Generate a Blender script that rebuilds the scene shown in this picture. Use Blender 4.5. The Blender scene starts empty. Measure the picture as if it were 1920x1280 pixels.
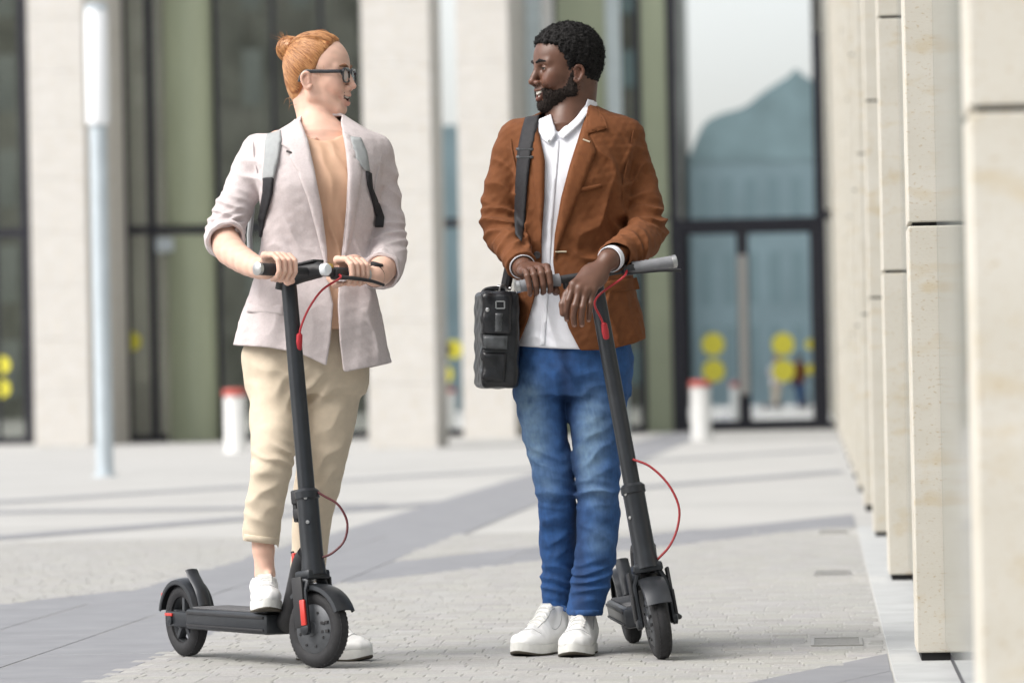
import bpy, bmesh, math, random, time
import numpy as np
from mathutils import Vector, Matrix
from mathutils.geometry import delaunay_2d_cdt
T0 = time.time()
rng = np.random.default_rng(7)
random.seed(7)
scene = bpy.context.scene
C = scene.collection

# ------------------------------------------------------------------ camera, sky, sun, exposure
FPX, ROLL, CAMH = 8400.0, 0.02, 0.75          # focal length in pixels of a 1920 px wide frame
PITCH, YAW = 96.0 / FPX, 577.0 / FPX          # the camera looks a little left of the street axis (+Y)
cam_d = bpy.data.cameras.new('camera')
cam = bpy.data.objects.new('camera', cam_d)
C.objects.link(cam)
cam_d.sensor_width = 36.0
cam_d.lens = FPX / 1920.0 * 36.0
cam_d.clip_start, cam_d.clip_end = 0.1, 3000.0
cam_d.dof.use_dof = True
cam_d.dof.focus_distance = 12.72
cam_d.dof.aperture_fstop = 3.9
cam_d.dof.aperture_blades = 9
_r = Vector((1, 0, 0))
_f = Vector((0, math.cos(PITCH), math.sin(PITCH)))
_u = Vector((0, -math.sin(PITCH), math.cos(PITCH)))
_cr, _cu = (_r - ROLL * _u).normalized(), (_u + ROLL * _r).normalized()
RZ = Matrix.Rotation(YAW, 4, 'Z')
cam.matrix_world = RZ @ Matrix(((_cr.x, _cu.x, -_f.x, 0), (_cr.y, _cu.y, -_f.y, 0), (_cr.z, _cu.z, -_f.z, CAMH), (0, 0, 0, 1)))
scene.camera = cam

SUN_EL, SUN_AZ = math.radians(47), math.radians(240)   # azimuth clockwise from +Y: behind the camera, to its left
world = bpy.data.worlds.new('World')
scene.world = world
world.use_nodes = True
wn = world.node_tree.nodes
wn.clear()
sky = wn.new('ShaderNodeTexSky')
sky.sky_type = 'NISHITA'
sky.sun_disc = False
sky.sun_elevation = SUN_EL
sky.sun_rotation = SUN_AZ
sky.air_density, sky.dust_density, sky.ozone_density = 1.0, 4.0, 1.0
bg = wn.new('ShaderNodeBackground')
bg.inputs['Strength'].default_value = 0.15
wo = wn.new('ShaderNodeOutputWorld')
hsv = wn.new('ShaderNodeHueSaturation')      # thin high cloud: the blue is washed out
hsv.inputs['Saturation'].default_value = 0.24
world.node_tree.links.new(sky.outputs[0], hsv.inputs['Color'])
world.node_tree.links.new(hsv.outputs[0], bg.inputs['Color'])
world.node_tree.links.new(bg.outputs[0], wo.inputs['Surface'])
sun_d = bpy.data.lights.new('sun', 'SUN')
sun_d.energy = 1.05
sun_d.angle = math.radians(42)
sun_d.color = (1.0, 0.94, 0.86)
sun = bpy.data.objects.new('sun', sun_d)
C.objects.link(sun)
_sd = Vector((math.sin(SUN_AZ) * math.cos(SUN_EL), math.cos(SUN_AZ) * math.cos(SUN_EL), math.sin(SUN_EL)))
sun.rotation_euler = _sd.to_track_quat('Z', 'Y').to_euler()
scene.view_settings.view_transform = 'Standard'
scene.view_settings.look = 'None'
scene.view_settings.exposure = 0.86
scene.view_settings.gamma = 1.0
scene.view_settings.use_curve_mapping = False

# ------------------------------------------------------------------ measuring: pixel of the photograph (1920 wide) -> place
# U frame: origin on the ground under the camera, X to the right, Y away from the camera, Z up.  W = U turned by YAW.
def ray(px, py):
    u, v = (px - 960) / FPX, (640 - py) / FPX
    u, v = u + ROLL * v, v - ROLL * u
    return np.array([u, math.cos(PITCH) - v * math.sin(PITCH), math.sin(PITCH) + v * math.cos(PITCH)])

def P(px, py, y):
    r = ray(px, py)
    p = r * (y / r[1])
    p[2] += CAMH
    return p

def G(px, py):
    r = ray(px, py)
    p = r * (-CAMH / r[2])
    p[2] = 0
    return p

_c, _s = math.cos(YAW), math.sin(YAW)
def toW(p):
    return np.array([_c * p[0] - _s * p[1], _s * p[0] + _c * p[1], p[2]])

def WY(px, py, yw):                            # point of the plane W.y = yw seen at that pixel
    r = toW(ray(px, py))
    p = r * (yw / r[1])
    p[2] += CAMH
    return p

# ------------------------------------------------------------------ objects
ORG = {}
def new_obj(name, me, parent=None, origin=None, frame='U'):
    o = bpy.data.objects.new(name, me)
    C.objects.link(o)
    if parent is not None:
        o.parent = parent
        ORG[o.name] = ORG[parent.name]
    else:
        org = np.zeros(3) if origin is None else np.asarray(origin, float)
        ORG[o.name] = org
        o.location = toW(org) if frame == 'U' else org
        if frame == 'U':
            o.rotation_euler = (0, 0, YAW)
    return o

def set_mesh(me, V, F, smooth=True):
    V = np.asarray(V, np.float32)
    if isinstance(F, np.ndarray):
        m, k = F.shape
        me.vertices.add(len(V)); me.vertices.foreach_set('co', V.ravel())
        me.loops.add(m * k); me.loops.foreach_set('vertex_index', F.astype(np.int32).ravel())
        me.polygons.add(m)
        me.polygons.foreach_set('loop_start', np.arange(0, m * k, k, dtype=np.int32))
        me.polygons.foreach_set('use_smooth', np.full(m, smooth))
        me.update(calc_edges=True)
    else:
        me.from_pydata(V.tolist(), [], F)
        me.polygons.foreach_set('use_smooth', np.full(len(F), smooth))
        me.update()

def obj(name, V, F, mat, parent=None, origin=None, frame='U', smooth=True, col=None, sharp=None):
    org = ORG[parent.name] if parent is not None else (np.zeros(3) if origin is None else np.asarray(origin, float))
    me = bpy.data.meshes.new(name)
    set_mesh(me, np.asarray(V, float) - org, F, smooth)
    me.materials.append(mat)
    if col is not None:
        a = me.color_attributes.new('tint', 'FLOAT_COLOR', 'POINT')
        c4 = np.ones((len(me.vertices), 4), np.float32)
        c4[:, :3] = col
        a.data.foreach_set('color', c4.ravel())
    if sharp is not None:
        me.set_sharp_from_angle(angle=math.radians(sharp))
    return new_obj(name, me, parent, origin, frame)

def tag(o, label=None, cat=None, group=None, kind=None):
    if label: o['label'] = label
    if cat: o['category'] = cat
    if group: o['group'] = group
    if kind: o['kind'] = kind
    return o

def empty(name, origin, frame='U'):
    return new_obj(name, None, None, origin, frame)

# ------------------------------------------------------------------ hard-surface mesh builder
class MB:
    def __init__(s):
        s.V, s.F, s.n = [], [], 0
    def add(s, V, F):
        V = np.asarray(V, float).reshape(-1, 3)
        s.V.append(V)
        s.F += [[i + s.n for i in f] for f in F]
        s.n += len(V)
        return s
    def build(s, name, mat, parent=None, origin=None, frame='U', smooth=True, sharp=35, fn=None):
        V = np.concatenate(s.V)
        if fn is not None:
            V = np.array([fn(v) for v in V])
        return obj(name, V, s.F, mat, parent, origin, frame, smooth, None, sharp if smooth else None)
    def box(s, c, h, ax=None, bev=0.0):
        """box with centre c, half sizes h, axes ax (rows), chamfer bev"""
        c = np.asarray(c, float); h = np.asarray(h, float)
        A = np.eye(3) if ax is None else np.asarray(ax, float)
        if bev <= 0:
            L = np.array([[x, y, z] for x in (-1, 1) for y in (-1, 1) for z in (-1, 1)]) * h
            F = [[0, 1, 3, 2], [4, 6, 7, 5], [0, 4, 5, 1], [2, 3, 7, 6], [0, 2, 6, 4], [1, 5, 7, 3]]
            return s.add(c + L @ A, F)
        bm = bmesh.new()
        bmesh.ops.create_cube(bm, size=2.0)
        for v in bm.verts:
            v.co = Vector((v.co.x * h[0], v.co.y * h[1], v.co.z * h[2]))
        bmesh.ops.bevel(bm, geom=list(bm.edges), offset=min(bev, 0.95 * h.min()), segments=2, affect='EDGES', profile=0.5)
        bm.verts.index_update()
        L = np.array([v.co[:] for v in bm.verts])
        F = [[v.index for v in f.verts] for f in bm.faces]
        bm.free()
        return s.add(c + L @ A, F)
    def box2(s, lo, hi, bev=0.0):
        lo, hi = np.asarray(lo, float), np.asarray(hi, float)
        return s.box((lo + hi) / 2, abs(hi - lo) / 2, None, bev)
    def tube(s, pts, r, n=12, cap=True, flat=None):
        pts = np.asarray(pts, float); m = len(pts)
        r = np.broadcast_to(np.asarray(r, float), (m,))
        t = np.gradient(pts, axis=0)
        t /= np.linalg.norm(t, axis=1)[:, None] + 1e-12
        ref = np.array([0, 0, 1.0]) if abs(t[0][2]) < 0.9 else np.array([1.0, 0, 0])
        if flat is not None: ref = np.asarray(flat[0], float)
        rings = []
        a = np.arange(n) * 2 * math.pi / n
        fx = 1.0 if flat is None else flat[1]
        for i in range(m):
            e1 = ref - t[i] * ref.dot(t[i]); e1 /= np.linalg.norm(e1)
            e2 = np.cross(t[i], e1)
            ref = e1
            rings.append(pts[i] + r[i] * (np.cos(a)[:, None] * e1 * fx + np.sin(a)[:, None] * e2))
        V = np.concatenate(rings)
        F = [[i * n + j, i * n + (j + 1) % n, (i + 1) * n + (j + 1) % n, (i + 1) * n + j] for i in range(m - 1) for j in range(n)]
        if cap:
            F += [list(range(n))[::-1], [(m - 1) * n + j for j in range(n)]]
        return s.add(V, F)
    def lathe(s, c, axis, prof, n=32, closed=False):
        """prof: list of (radius, height along axis)"""
        c, w = np.asarray(c, float), np.asarray(axis, float)
        w = w / np.linalg.norm(w)
        ref = np.array([0, 0, 1.0]) if abs(w[2]) < 0.9 else np.array([1.0, 0, 0])
        e1 = np.cross(w, ref); e1 /= np.linalg.norm(e1); e2 = np.cross(w, e1)
        a = np.arange(n) * 2 * math.pi / n
        V = np.concatenate([c + w * h + r * (np.cos(a)[:, None] * e1 + np.sin(a)[:, None] * e2) for r, h in prof])
        m = len(prof)
        F = [[i * n + j, i * n + (j + 1) % n, ((i + 1) % m) * n + (j + 1) % n, ((i + 1) % m) * n + j]
             for i in range(m if closed else m - 1) for j in range(n)]
        if not closed:
            if prof[0][0] > 1e-5: F.append(list(range(n))[::-1])
            if prof[-1][0] > 1e-5: F.append([(m - 1) * n + j for j in range(n)])
        return s.add(V, F)

def spline(pts, n=24):
    """Catmull-Rom through the points"""
    p = np.asarray(pts, float)
    p = np.vstack([2 * p[0] - p[1], p, 2 * p[-1] - p[-2]])
    out = []
    k = len(p) - 3
    for t in np.linspace(0, k, n):
        i = min(int(t), k - 1); u = t - i
        a, b, c, d = p[i:i + 4]
        out.append(0.5 * (2 * b + (c - a) * u + (2 * a - 5 * b + 4 * c - d) * u * u + (3 * b - a - 3 * c + d) * u ** 3))
    return np.array(out)

# ------------------------------------------------------------------ soft shapes: distance fields turned into one continuous mesh
def smin(a, b, k):
    if k <= 0: return np.minimum(a, b)
    h = np.maximum(k - np.abs(a - b), 0) / k
    return np.minimum(a, b) - h * h * (k * 0.25)

def poly_sdf(px, pz, poly):
    """signed distance to a 2-D polygon (negative inside)"""
    poly = np.asarray(poly, float)
    d = np.full(np.broadcast(px, pz).shape, 1e9)
    s = np.ones(d.shape)
    n = len(poly)
    for i in range(n):
        a, b = poly[i], poly[i - 1]
        ex, ez = b[0] - a[0], b[1] - a[1]
        wx, wz = px - a[0], pz - a[1]
        t = np.clip((wx * ex + wz * ez) / (ex * ex + ez * ez + 1e-12), 0, 1)
        bx, bz = wx - ex * t, wz - ez * t
        d = np.minimum(d, bx * bx + bz * bz)
        c1, c2, c3 = pz >= a[1], pz < b[1], ex * wz > ez * wx
        flip = (c1 & c2 & c3) | (~c1 & ~c2 & ~c3)
        s = np.where(flip, -s, s)
    return s * np.sqrt(d)

class Noise:
    """smooth random displacement: a sum of sines"""
    def __init__(s, scale, n=9, seed=0, stretch=(1, 1, 1)):
        g = np.random.default_rng(seed)
        k = g.normal(size=(n, 3)); k /= np.linalg.norm(k, axis=1)[:, None]
        s.k = k * (2 * math.pi / scale) * g.uniform(0.6, 1.5, (n, 1)) / np.asarray(stretch)
        s.ph = g.uniform(0, 6.28, n)
    def __call__(s, p):
        return np.sin(p @ s.k.T.astype(np.float32) + s.ph.astype(np.float32)).sum(1) / math.sqrt(len(s.ph))

class Field:
    def __init__(s, lo, hi, h, fine=()):
        lo, hi = np.asarray(lo, float), np.asarray(hi, float)
        s.ax = []
        for i in range(3):                        # fine: (lo, hi, step) boxes where the grid is denser or coarser
            v = [lo[i]]
            while v[-1] < hi[i]:
                st = h
                for fl, fh, fs in fine:
                    if fl[i] <= v[-1] <= fh[i]: st = fs
                v.append(v[-1] + st)
            s.ax.append(np.array(v, np.float32))
        n = np.array([len(a) for a in s.ax])
        s.lo, s.h, s.n = lo, h, n
        s.d = np.full(n, 1.0, np.float32)
    def box(s, lo, hi, m):
        i0 = np.array([np.searchsorted(s.ax[i], np.asarray(lo)[i] - m) for i in range(3)])
        i1 = np.array([np.searchsorted(s.ax[i], np.asarray(hi)[i] + m) for i in range(3)])
        sl = tuple(slice(a, b) for a, b in zip(i0, i1))
        X = s.ax[0][sl[0]][:, None, None]; Y = s.ax[1][sl[1]][None, :, None]; Z = s.ax[2][sl[2]][None, None, :]
        return sl, X, Y, Z, bool((i1 > i0).all())
    def add(s, fn, lo, hi, k=0.0, cut=False):
        sl, X, Y, Z, ok = s.box(lo, hi, 0.012 + 1.5 * k + 2 * s.h)
        if not ok: return s
        v = fn(X, Y, Z).astype(np.float32)
        if cut: s.d[sl] = -smin(-s.d[sl], v, k)
        else: s.d[sl] = smin(s.d[sl], v, k)
        return s
    def cone(s, a, b, ra, rb=None, k=0.0, cut=False):
        a, b = np.asarray(a, float), np.asarray(b, float)
        rb = ra if rb is None else rb
        ab = b - a; L = ab.dot(ab) + 1e-12
        def fn(X, Y, Z):
            x, y, z = X - a[0], Y - a[1], Z - a[2]
            t = np.clip((x * ab[0] + y * ab[1] + z * ab[2]) / L, 0, 1)
            return np.sqrt((x - t * ab[0]) ** 2 + (y - t * ab[1]) ** 2 + (z - t * ab[2]) ** 2) - (ra + (rb - ra) * t)
        R = max(ra, rb)
        return s.add(fn, np.minimum(a, b) - R, np.maximum(a, b) + R, k, cut)
    def limb(s, pts, rad, k=0.01, k0=None, sub=0):
        pts = np.asarray(pts, float)
        if sub:
            m = (len(pts) - 1) * sub + 1
            q = spline(pts, m); rad = np.interp(np.linspace(0, len(pts) - 1, m), range(len(pts)), rad); pts = q
        for i in range(len(pts) - 1):
            s.cone(pts[i], pts[i + 1], rad[i], rad[i + 1], k0 if (i == 0 and k0 is not None) else k)
        return s
    def ell(s, c, r, ax=None, k=0.0, cut=False):
        c, r = np.asarray(c, float), np.asarray(r, float)
        A = np.eye(3) if ax is None else np.asarray(ax, float)      # rows: axes
        def fn(X, Y, Z):
            x, y, z = X - c[0], Y - c[1], Z - c[2]
            q = [A[i][0] * x + A[i][1] * y + A[i][2] * z for i in range(3)]
            k0 = np.sqrt(sum((q[i] / r[i]) ** 2 for i in range(3)))
            k1 = np.sqrt(sum((q[i] / r[i] ** 2) ** 2 for i in range(3))) + 1e-9
            return k0 * (k0 - 1) / k1
        e = np.sqrt(((A * r[:, None]) ** 2).sum(0))
        return s.add(fn, c - e, c + e, k, cut)
    def rbox(s, c, h, ax=None, rad=0.01, k=0.0, cut=False):
        c, h = np.asarray(c, float), np.asarray(h, float)
        A = np.eye(3) if ax is None else np.asarray(ax, float)
        def fn(X, Y, Z):
            x, y, z = X - c[0], Y - c[1], Z - c[2]
            q = [np.abs(A[i][0] * x + A[i][1] * y + A[i][2] * z) - (h[i] - rad) for i in range(3)]
            return np.sqrt(sum(np.maximum(v, 0) ** 2 for v in q)) + np.minimum(np.maximum(np.maximum(q[0], q[1]), q[2]), 0) - rad
        e = (np.abs(A) * h[:, None]).sum(0)
        return s.add(fn, c - e, c + e, k, cut)
    def loft(s, rows, k=0.0, n=2.3, cut=False, inset=0.0):
        """rows: (z, xl, xr, yf, yb) from any order; smooth stack of rounded sections"""
        R = np.array(sorted(map(tuple, rows)))
        zz = np.linspace(R[0, 0], R[-1, 0], 90)
        Q = np.stack([zz] + [np.interp(zz, R[:, 0], R[:, i]) for i in range(1, 5)], 1)
        for _ in range(8):                        # no kinks where one section meets the next
            Q[1:-1, 1:] = (Q[:-2, 1:] + 2 * Q[1:-1, 1:] + Q[2:, 1:]) / 4
        R = Q
        def fn(X, Y, Z):
            z = Z.ravel()
            v = [np.interp(z, R[:, 0], R[:, i])[None, None, :].astype(np.float32) for i in range(1, 5)]
            cx, rx = (v[0] + v[1]) / 2, (v[1] - v[0]) / 2 - inset
            cy, ry = (v[2] + v[3]) / 2, (v[3] - v[2]) / 2 - inset
            q = (np.abs((X - cx) / rx) ** n + np.abs((Y - cy) / ry) ** n) ** (1 / n)
            d = (q - 1) * np.minimum(rx, ry)
            return np.maximum(d, np.maximum(Z - R[-1, 0], R[0, 0] - Z))
        return s.add(fn, (R[:, 1].min(), R[:, 3].min(), R[0, 0]), (R[:, 2].max(), R[:, 4].max(), R[-1, 0]), k, cut)
    def prism(s, poly, y0, y1, k=0.0, cut=True):
        poly = np.asarray(poly, float)
        def fn(X, Y, Z):
            d2 = poly_sdf(X[:, 0, :].astype(float), Z[:, 0, :].astype(float), poly)[:, None, :]
            return np.maximum(d2, np.maximum(y0 - Y, Y - y1))
        return s.add(fn, (poly[:, 0].min(), y0, poly[:, 1].min()), (poly[:, 0].max(), y1, poly[:, 1].max()), k, cut)
    def keep(s, fn, k=0.0):
        """intersect with fn<0 (fn of broadcast X, Y, Z)"""
        X = s.ax[0][:, None, None]; Y = s.ax[1][None, :, None]; Z = s.ax[2][None, None, :]
        v = fn(X, Y, Z).astype(np.float32)
        s.d = np.maximum(s.d, v) if k <= 0 else -smin(-s.d, -v, k)
        return s
    def displace(s, fn, band=0.03):
        i = np.nonzero(np.abs(s.d) < band)
        if len(i[0]):
            p = np.stack([s.ax[a][i[a]] for a in range(3)], 1)
            s.d[i] += fn(p).astype(np.float32)
        return s
    def folds(s, lst, seed=1, band=0.03, gain=1.0):
        """lst: (centre, direction across the folds, wavelength, amplitude, sigma)"""
        w = Noise(0.14, 6, seed)
        for c, dr, wl, amp, sg in lst:
            c, dr = np.asarray(c, float), np.asarray(dr, float)
            dr = dr / np.linalg.norm(dr)
            R = 2.2 * np.max(sg)
            sl, X, Y, Z, ok = s.box(c - R, c + R, 0)
            if not ok: continue
            sub = s.d[sl]
            i = np.nonzero(np.abs(sub) < band)
            if not len(i[0]): continue
            p = np.stack([X.ravel()[i[0]], Y.ravel()[i[1]], Z.ravel()[i[2]]], 1)
            q = p - c.astype(np.float32)
            t = q @ dr.astype(np.float32)
            ph = 2 * math.pi * t / wl + 1.4 * w(p)
            e = np.exp(-((q / np.asarray(sg)) ** 2).sum(1))
            sub[i] += (gain * amp * (np.abs(np.sin(ph / 2)) * 2 - 1.1) * e).astype(np.float32)
        return s
    def shell(s, t):
        s.d = np.maximum(s.d, -(s.d + t))
        return s
    def front(s):
        """nearest surface (smallest y) for every (x, z)"""
        ins = s.d < 0
        any_ = ins.any(1)
        j = ins.argmax(1)
        I, K = np.meshgrid(range(s.n[0]), range(s.n[2]), indexing='ij')
        j0 = np.maximum(j - 1, 0)
        a, b = s.d[I, j0, K], s.d[I, j, K]
        t = np.where(j > 0, a / np.where(a - b == 0, 1, a - b), 0)
        y = s.ax[1][j0] + np.clip(t, 0, 1) * s.h
        y[~any_] = np.nan
        return HMap(s.ax[0], s.ax[2], y)
    def mesh(s):
        d = s.d
        ins = d < 0
        n = np.zeros(tuple(s.n - 1), np.uint8)
        for a in (0, 1):
            for b in (0, 1):
                for c in (0, 1):
                    n += ins[a:a + n.shape[0], b:b + n.shape[1], c:c + n.shape[2]]
        act = (n > 0) & (n < 8)
        I = np.nonzero(act)
        m = len(I[0])
        idx = np.full(n.shape, -1, np.int32)
        idx[I] = np.arange(m)
        cv = {}
        for a in (0, 1):
            for b in (0, 1):
                for c in (0, 1):
                    cv[a, b, c] = d[I[0] + a, I[1] + b, I[2] + c]
        pos = np.zeros((m, 3)); cnt = np.zeros(m)
        for p in cv:
            for ax_ in range(3):
                if p[ax_]: continue
                q = list(p); q[ax_] = 1; q = tuple(q)
                va, vb = cv[p], cv[q]
                msk = (va < 0) != (vb < 0)
                t = va[msk] / (va[msk] - vb[msk])
                e = np.tile(np.array(p, float), (len(t), 1)); e[:, ax_] = t
                pos[msk] += e; cnt[msk] += 1
        pos /= cnt[:, None]
        V = np.stack([s.ax[a][I[a]] + pos[:, a] * (s.ax[a][I[a] + 1] - s.ax[a][I[a]]) for a in range(3)], 1).astype(float)
        F = []
        for ax_ in range(3):
            b_, c_ = (ax_ + 1) % 3, (ax_ + 2) % 3
            sa = [slice(None)] * 3; sb = [slice(None)] * 3
            sa[ax_] = slice(0, -1); sb[ax_] = slice(1, None)
            for q in (b_, c_):
                sa[q] = slice(1, -1); sb[q] = slice(1, -1)
            A, B = ins[tuple(sa)], ins[tuple(sb)]
            E = np.stack(np.nonzero(A != B), 1)
            if not len(E): continue
            flip = A[tuple(E.T)]
            E[:, b_] += 1; E[:, c_] += 1
            def cell(db, dc):
                Q = E.copy(); Q[:, b_] -= db; Q[:, c_] -= dc
                return idx[tuple(Q.T)]
            f = np.stack([cell(1, 1), cell(0, 1), cell(0, 0), cell(1, 0)], 1)
            f[~flip] = f[~flip][:, ::-1]
            F.append(f)
        F = np.concatenate(F)
        return V, F

class HMap:
    def __init__(s, xs, zs, y):
        s.xs, s.zs, s.y = xs, zs, y.copy()
        for _ in range(60):                       # grow into the empty border
            bad = np.isnan(s.y)
            if not bad.any(): break
            acc = np.zeros(s.y.shape); c = np.zeros(s.y.shape)
            for dx, dz in ((1, 0), (-1, 0), (0, 1), (0, -1)):
                r = np.roll(s.y, (dx, dz), (0, 1)); g = ~np.isnan(r)
                acc[g] += r[g]; c[g] += 1
            f = bad & (c > 0)
            s.y[f] = acc[f] / c[f]
        s.y[np.isnan(s.y)] = np.nanmax(s.y)
        s.y = s.y.astype(float)
    def lower(s, o):
        s.y = np.minimum(s.y, o(s.xs[:, None] + 0 * s.zs[None, :], s.zs[None, :] + 0 * s.xs[:, None]))
        return s
    def blur(s, it=3):
        for _ in range(it):
            p = np.pad(s.y, 1, mode='edge')
            s.y = (p[1:-1, 1:-1] * 2 + p[:-2, 1:-1] + p[2:, 1:-1] + p[1:-1, :-2] + p[1:-1, 2:]) / 6
        return s
    def __call__(s, x, z):
        x, z = np.asarray(x, float), np.asarray(z, float)
        h = float(s.xs[1] - s.xs[0])
        i = np.clip((x - s.xs[0]) / h, 0, len(s.xs) - 1.001); j = np.clip((z - s.zs[0]) / h, 0, len(s.zs) - 1.001)
        i0, j0 = i.astype(int), j.astype(int); u, v = i - i0, j - j0
        y = s.y
        return (y[i0, j0] * (1 - u) * (1 - v) + y[i0 + 1, j0] * u * (1 - v) + y[i0, j0 + 1] * (1 - u) * v + y[i0 + 1, j0 + 1] * u * v)

def drape(hm, poly, off, th, res=0.008, round_=0.006, curve=False):
    """a piece of cloth with outline poly (x, z) lying on the surface hm, proud by off, th thick"""
    poly = np.asarray(poly, float)
    if curve:
        q = spline(np.vstack([poly, poly[:1]]), len(poly) * 6)[:-1]
        poly = q
    b = []
    for i in range(len(poly)):
        a, c = poly[i], poly[(i + 1) % len(poly)]
        m = max(1, int(np.linalg.norm(c - a) / res))
        b += [a + (c - a) * t / m for t in range(m)]
    b = np.array(b)
    lo, hi = b.min(0), b.max(0)
    gx, gz = np.meshgrid(np.arange(lo[0], hi[0], res), np.arange(lo[1], hi[1], res))
    g = np.stack([gx.ravel() + res * 0.23 * (np.arange(gx.size) % 2), gz.ravel()], 1)
    if len(g):
        g = g[poly_sdf(g[:, 0], g[:, 1], poly) < -0.35 * res]
    pts = np.vstack([b, g]) if len(g) else b
    nb = len(b)
    v2, e2, f2, *_ = delaunay_2d_cdt([Vector(p) for p in pts], [(i, (i + 1) % nb) for i in range(nb)], [list(range(nb))], 1, 1e-6)
    v2 = np.array([v[:] for v in v2]); n = len(v2)
    dd = -poly_sdf(v2[:, 0], v2[:, 1], poly)
    y = hm(v2[:, 0], v2[:, 1])
    rise = np.clip(dd / round_, 0, 1)
    rise = 0.45 + 0.55 * np.sqrt(1 - (1 - rise) ** 2)
    V = np.vstack([np.stack([v2[:, 0], y - off * rise, v2[:, 1]], 1), np.stack([v2[:, 0], y - off + th, v2[:, 1]], 1)])
    F = []
    cnt = {}
    for f in f2:
        f = list(f)
        a = v2[f]; area = sum(a[i - 1][0] * a[i][1] - a[i][0] * a[i - 1][1] for i in range(len(f)))
        if area > 0: f = f
        else: f = f[::-1]
        F.append(f); F.append([i + n for i in f[::-1]])
        for i in range(len(f)):
            cnt[f[i - 1], f[i]] = 1
    for (a, c) in list(cnt):
        if (c, a) not in cnt:
            F.append([c, a, a + n, c + n])
    return V, F

# ------------------------------------------------------------------ materials
def mat(name, col, rough=0.6, metal=0.0, var=0.0, vscale=20.0, bump=0.0, bscale=200.0, spec=0.5, stretch=None, tint=False,
        weave=0.0, wscale=900.0, col2=None, detail=4.0, emit=None, sss=0.0, coat=0.0, sheen=0.0):
    m = bpy.data.materials.new(name)
    m.use_nodes = True
    N, L = m.node_tree.nodes, m.node_tree.links
    b = N['Principled BSDF']
    b.inputs['Roughness'].default_value = rough
    b.inputs['Metallic'].default_value = metal
    b.inputs['Specular IOR Level'].default_value = spec
    if coat: b.inputs['Coat Weight'].default_value = coat
    if sheen: b.inputs['Sheen Weight'].default_value = sheen; b.inputs['Sheen Roughness'].default_value = 0.5
    if sss:
        b.inputs['Subsurface Weight'].default_value = sss
        b.inputs['Subsurface Radius'].default_value = (0.010, 0.004, 0.002)
        b.inputs['Subsurface Scale'].default_value = 0.6
    tc = N.new('ShaderNodeTexCoord')
    vec = tc.outputs['Object']
    if stretch:
        mp = N.new('ShaderNodeMapping'); mp.inputs['Scale'].default_value = stretch
        L.new(vec, mp.inputs['Vector']); vec = mp.outputs['Vector']
    c = None
    if tint:
        at = N.new('ShaderNodeVertexColor'); at.layer_name = 'tint'; c = at.outputs['Color']
    if var or col2:
        nz = N.new('ShaderNodeTexNoise'); nz.inputs['Scale'].default_value = vscale; nz.inputs['Detail'].default_value = detail
        L.new(vec, nz.inputs['Vector'])
        rp = N.new('ShaderNodeValToRGB')
        rp.color_ramp.elements[0].position, rp.color_ramp.elements[1].position = 0.3, 0.7
        if col2: lo, hi = col, col2
        elif tint: lo, hi = [1 - var] * 3, [1.0] * 3
        else: lo, hi = [max(0, x * (1 - var)) for x in col], [min(1, x * (1 + var)) for x in col]
        rp.color_ramp.elements[0].color = (*lo, 1); rp.color_ramp.elements[1].color = (*hi, 1)
        L.new(nz.outputs['Fac'], rp.inputs['Fac'])
        if c is not None:
            mx = N.new('ShaderNodeMix'); mx.data_type = 'RGBA'; mx.blend_type = 'MULTIPLY'; mx.inputs[0].default_value = 1
            L.new(c, mx.inputs[6]); L.new(rp.outputs['Color'], mx.inputs[7]); c = mx.outputs[2]
        else: c = rp.outputs['Color']
    if c is not None: L.new(c, b.inputs['Base Color'])
    else: b.inputs['Base Color'].default_value = (*col, 1)
    h = None
    if bump:
        n2 = N.new('ShaderNodeTexNoise'); n2.inputs['Scale'].default_value = bscale; n2.inputs['Detail'].default_value = 5
        L.new(vec, n2.inputs['Vector'])
        bp = N.new('ShaderNodeBump'); bp.inputs['Strength'].default_value = bump; bp.inputs['Distance'].default_value = 0.004
        L.new(n2.outputs['Fac'], bp.inputs['Height']); h = bp.outputs['Normal']
    if weave:
        w = N.new('ShaderNodeTexWave'); w.inputs['Scale'].default_value = wscale; w.inputs['Distortion'].default_value = 1.5
        w.bands_direction = 'DIAGONAL'
        L.new(vec, w.inputs['Vector'])
        b2 = N.new('ShaderNodeBump'); b2.inputs['Strength'].default_value = weave; b2.inputs['Distance'].default_value = 0.0008
        L.new(w.outputs['Fac'], b2.inputs['Height'])
        if h is not None: L.new(h, b2.inputs['Normal'])
        h = b2.outputs['Normal']
    if h is not None: L.new(h, b.inputs['Normal'])
    if emit:
        b.inputs['Emission Color'].default_value = (*emit[0], 1); b.inputs['Emission Strength'].default_value = emit[1]
    return m

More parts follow.
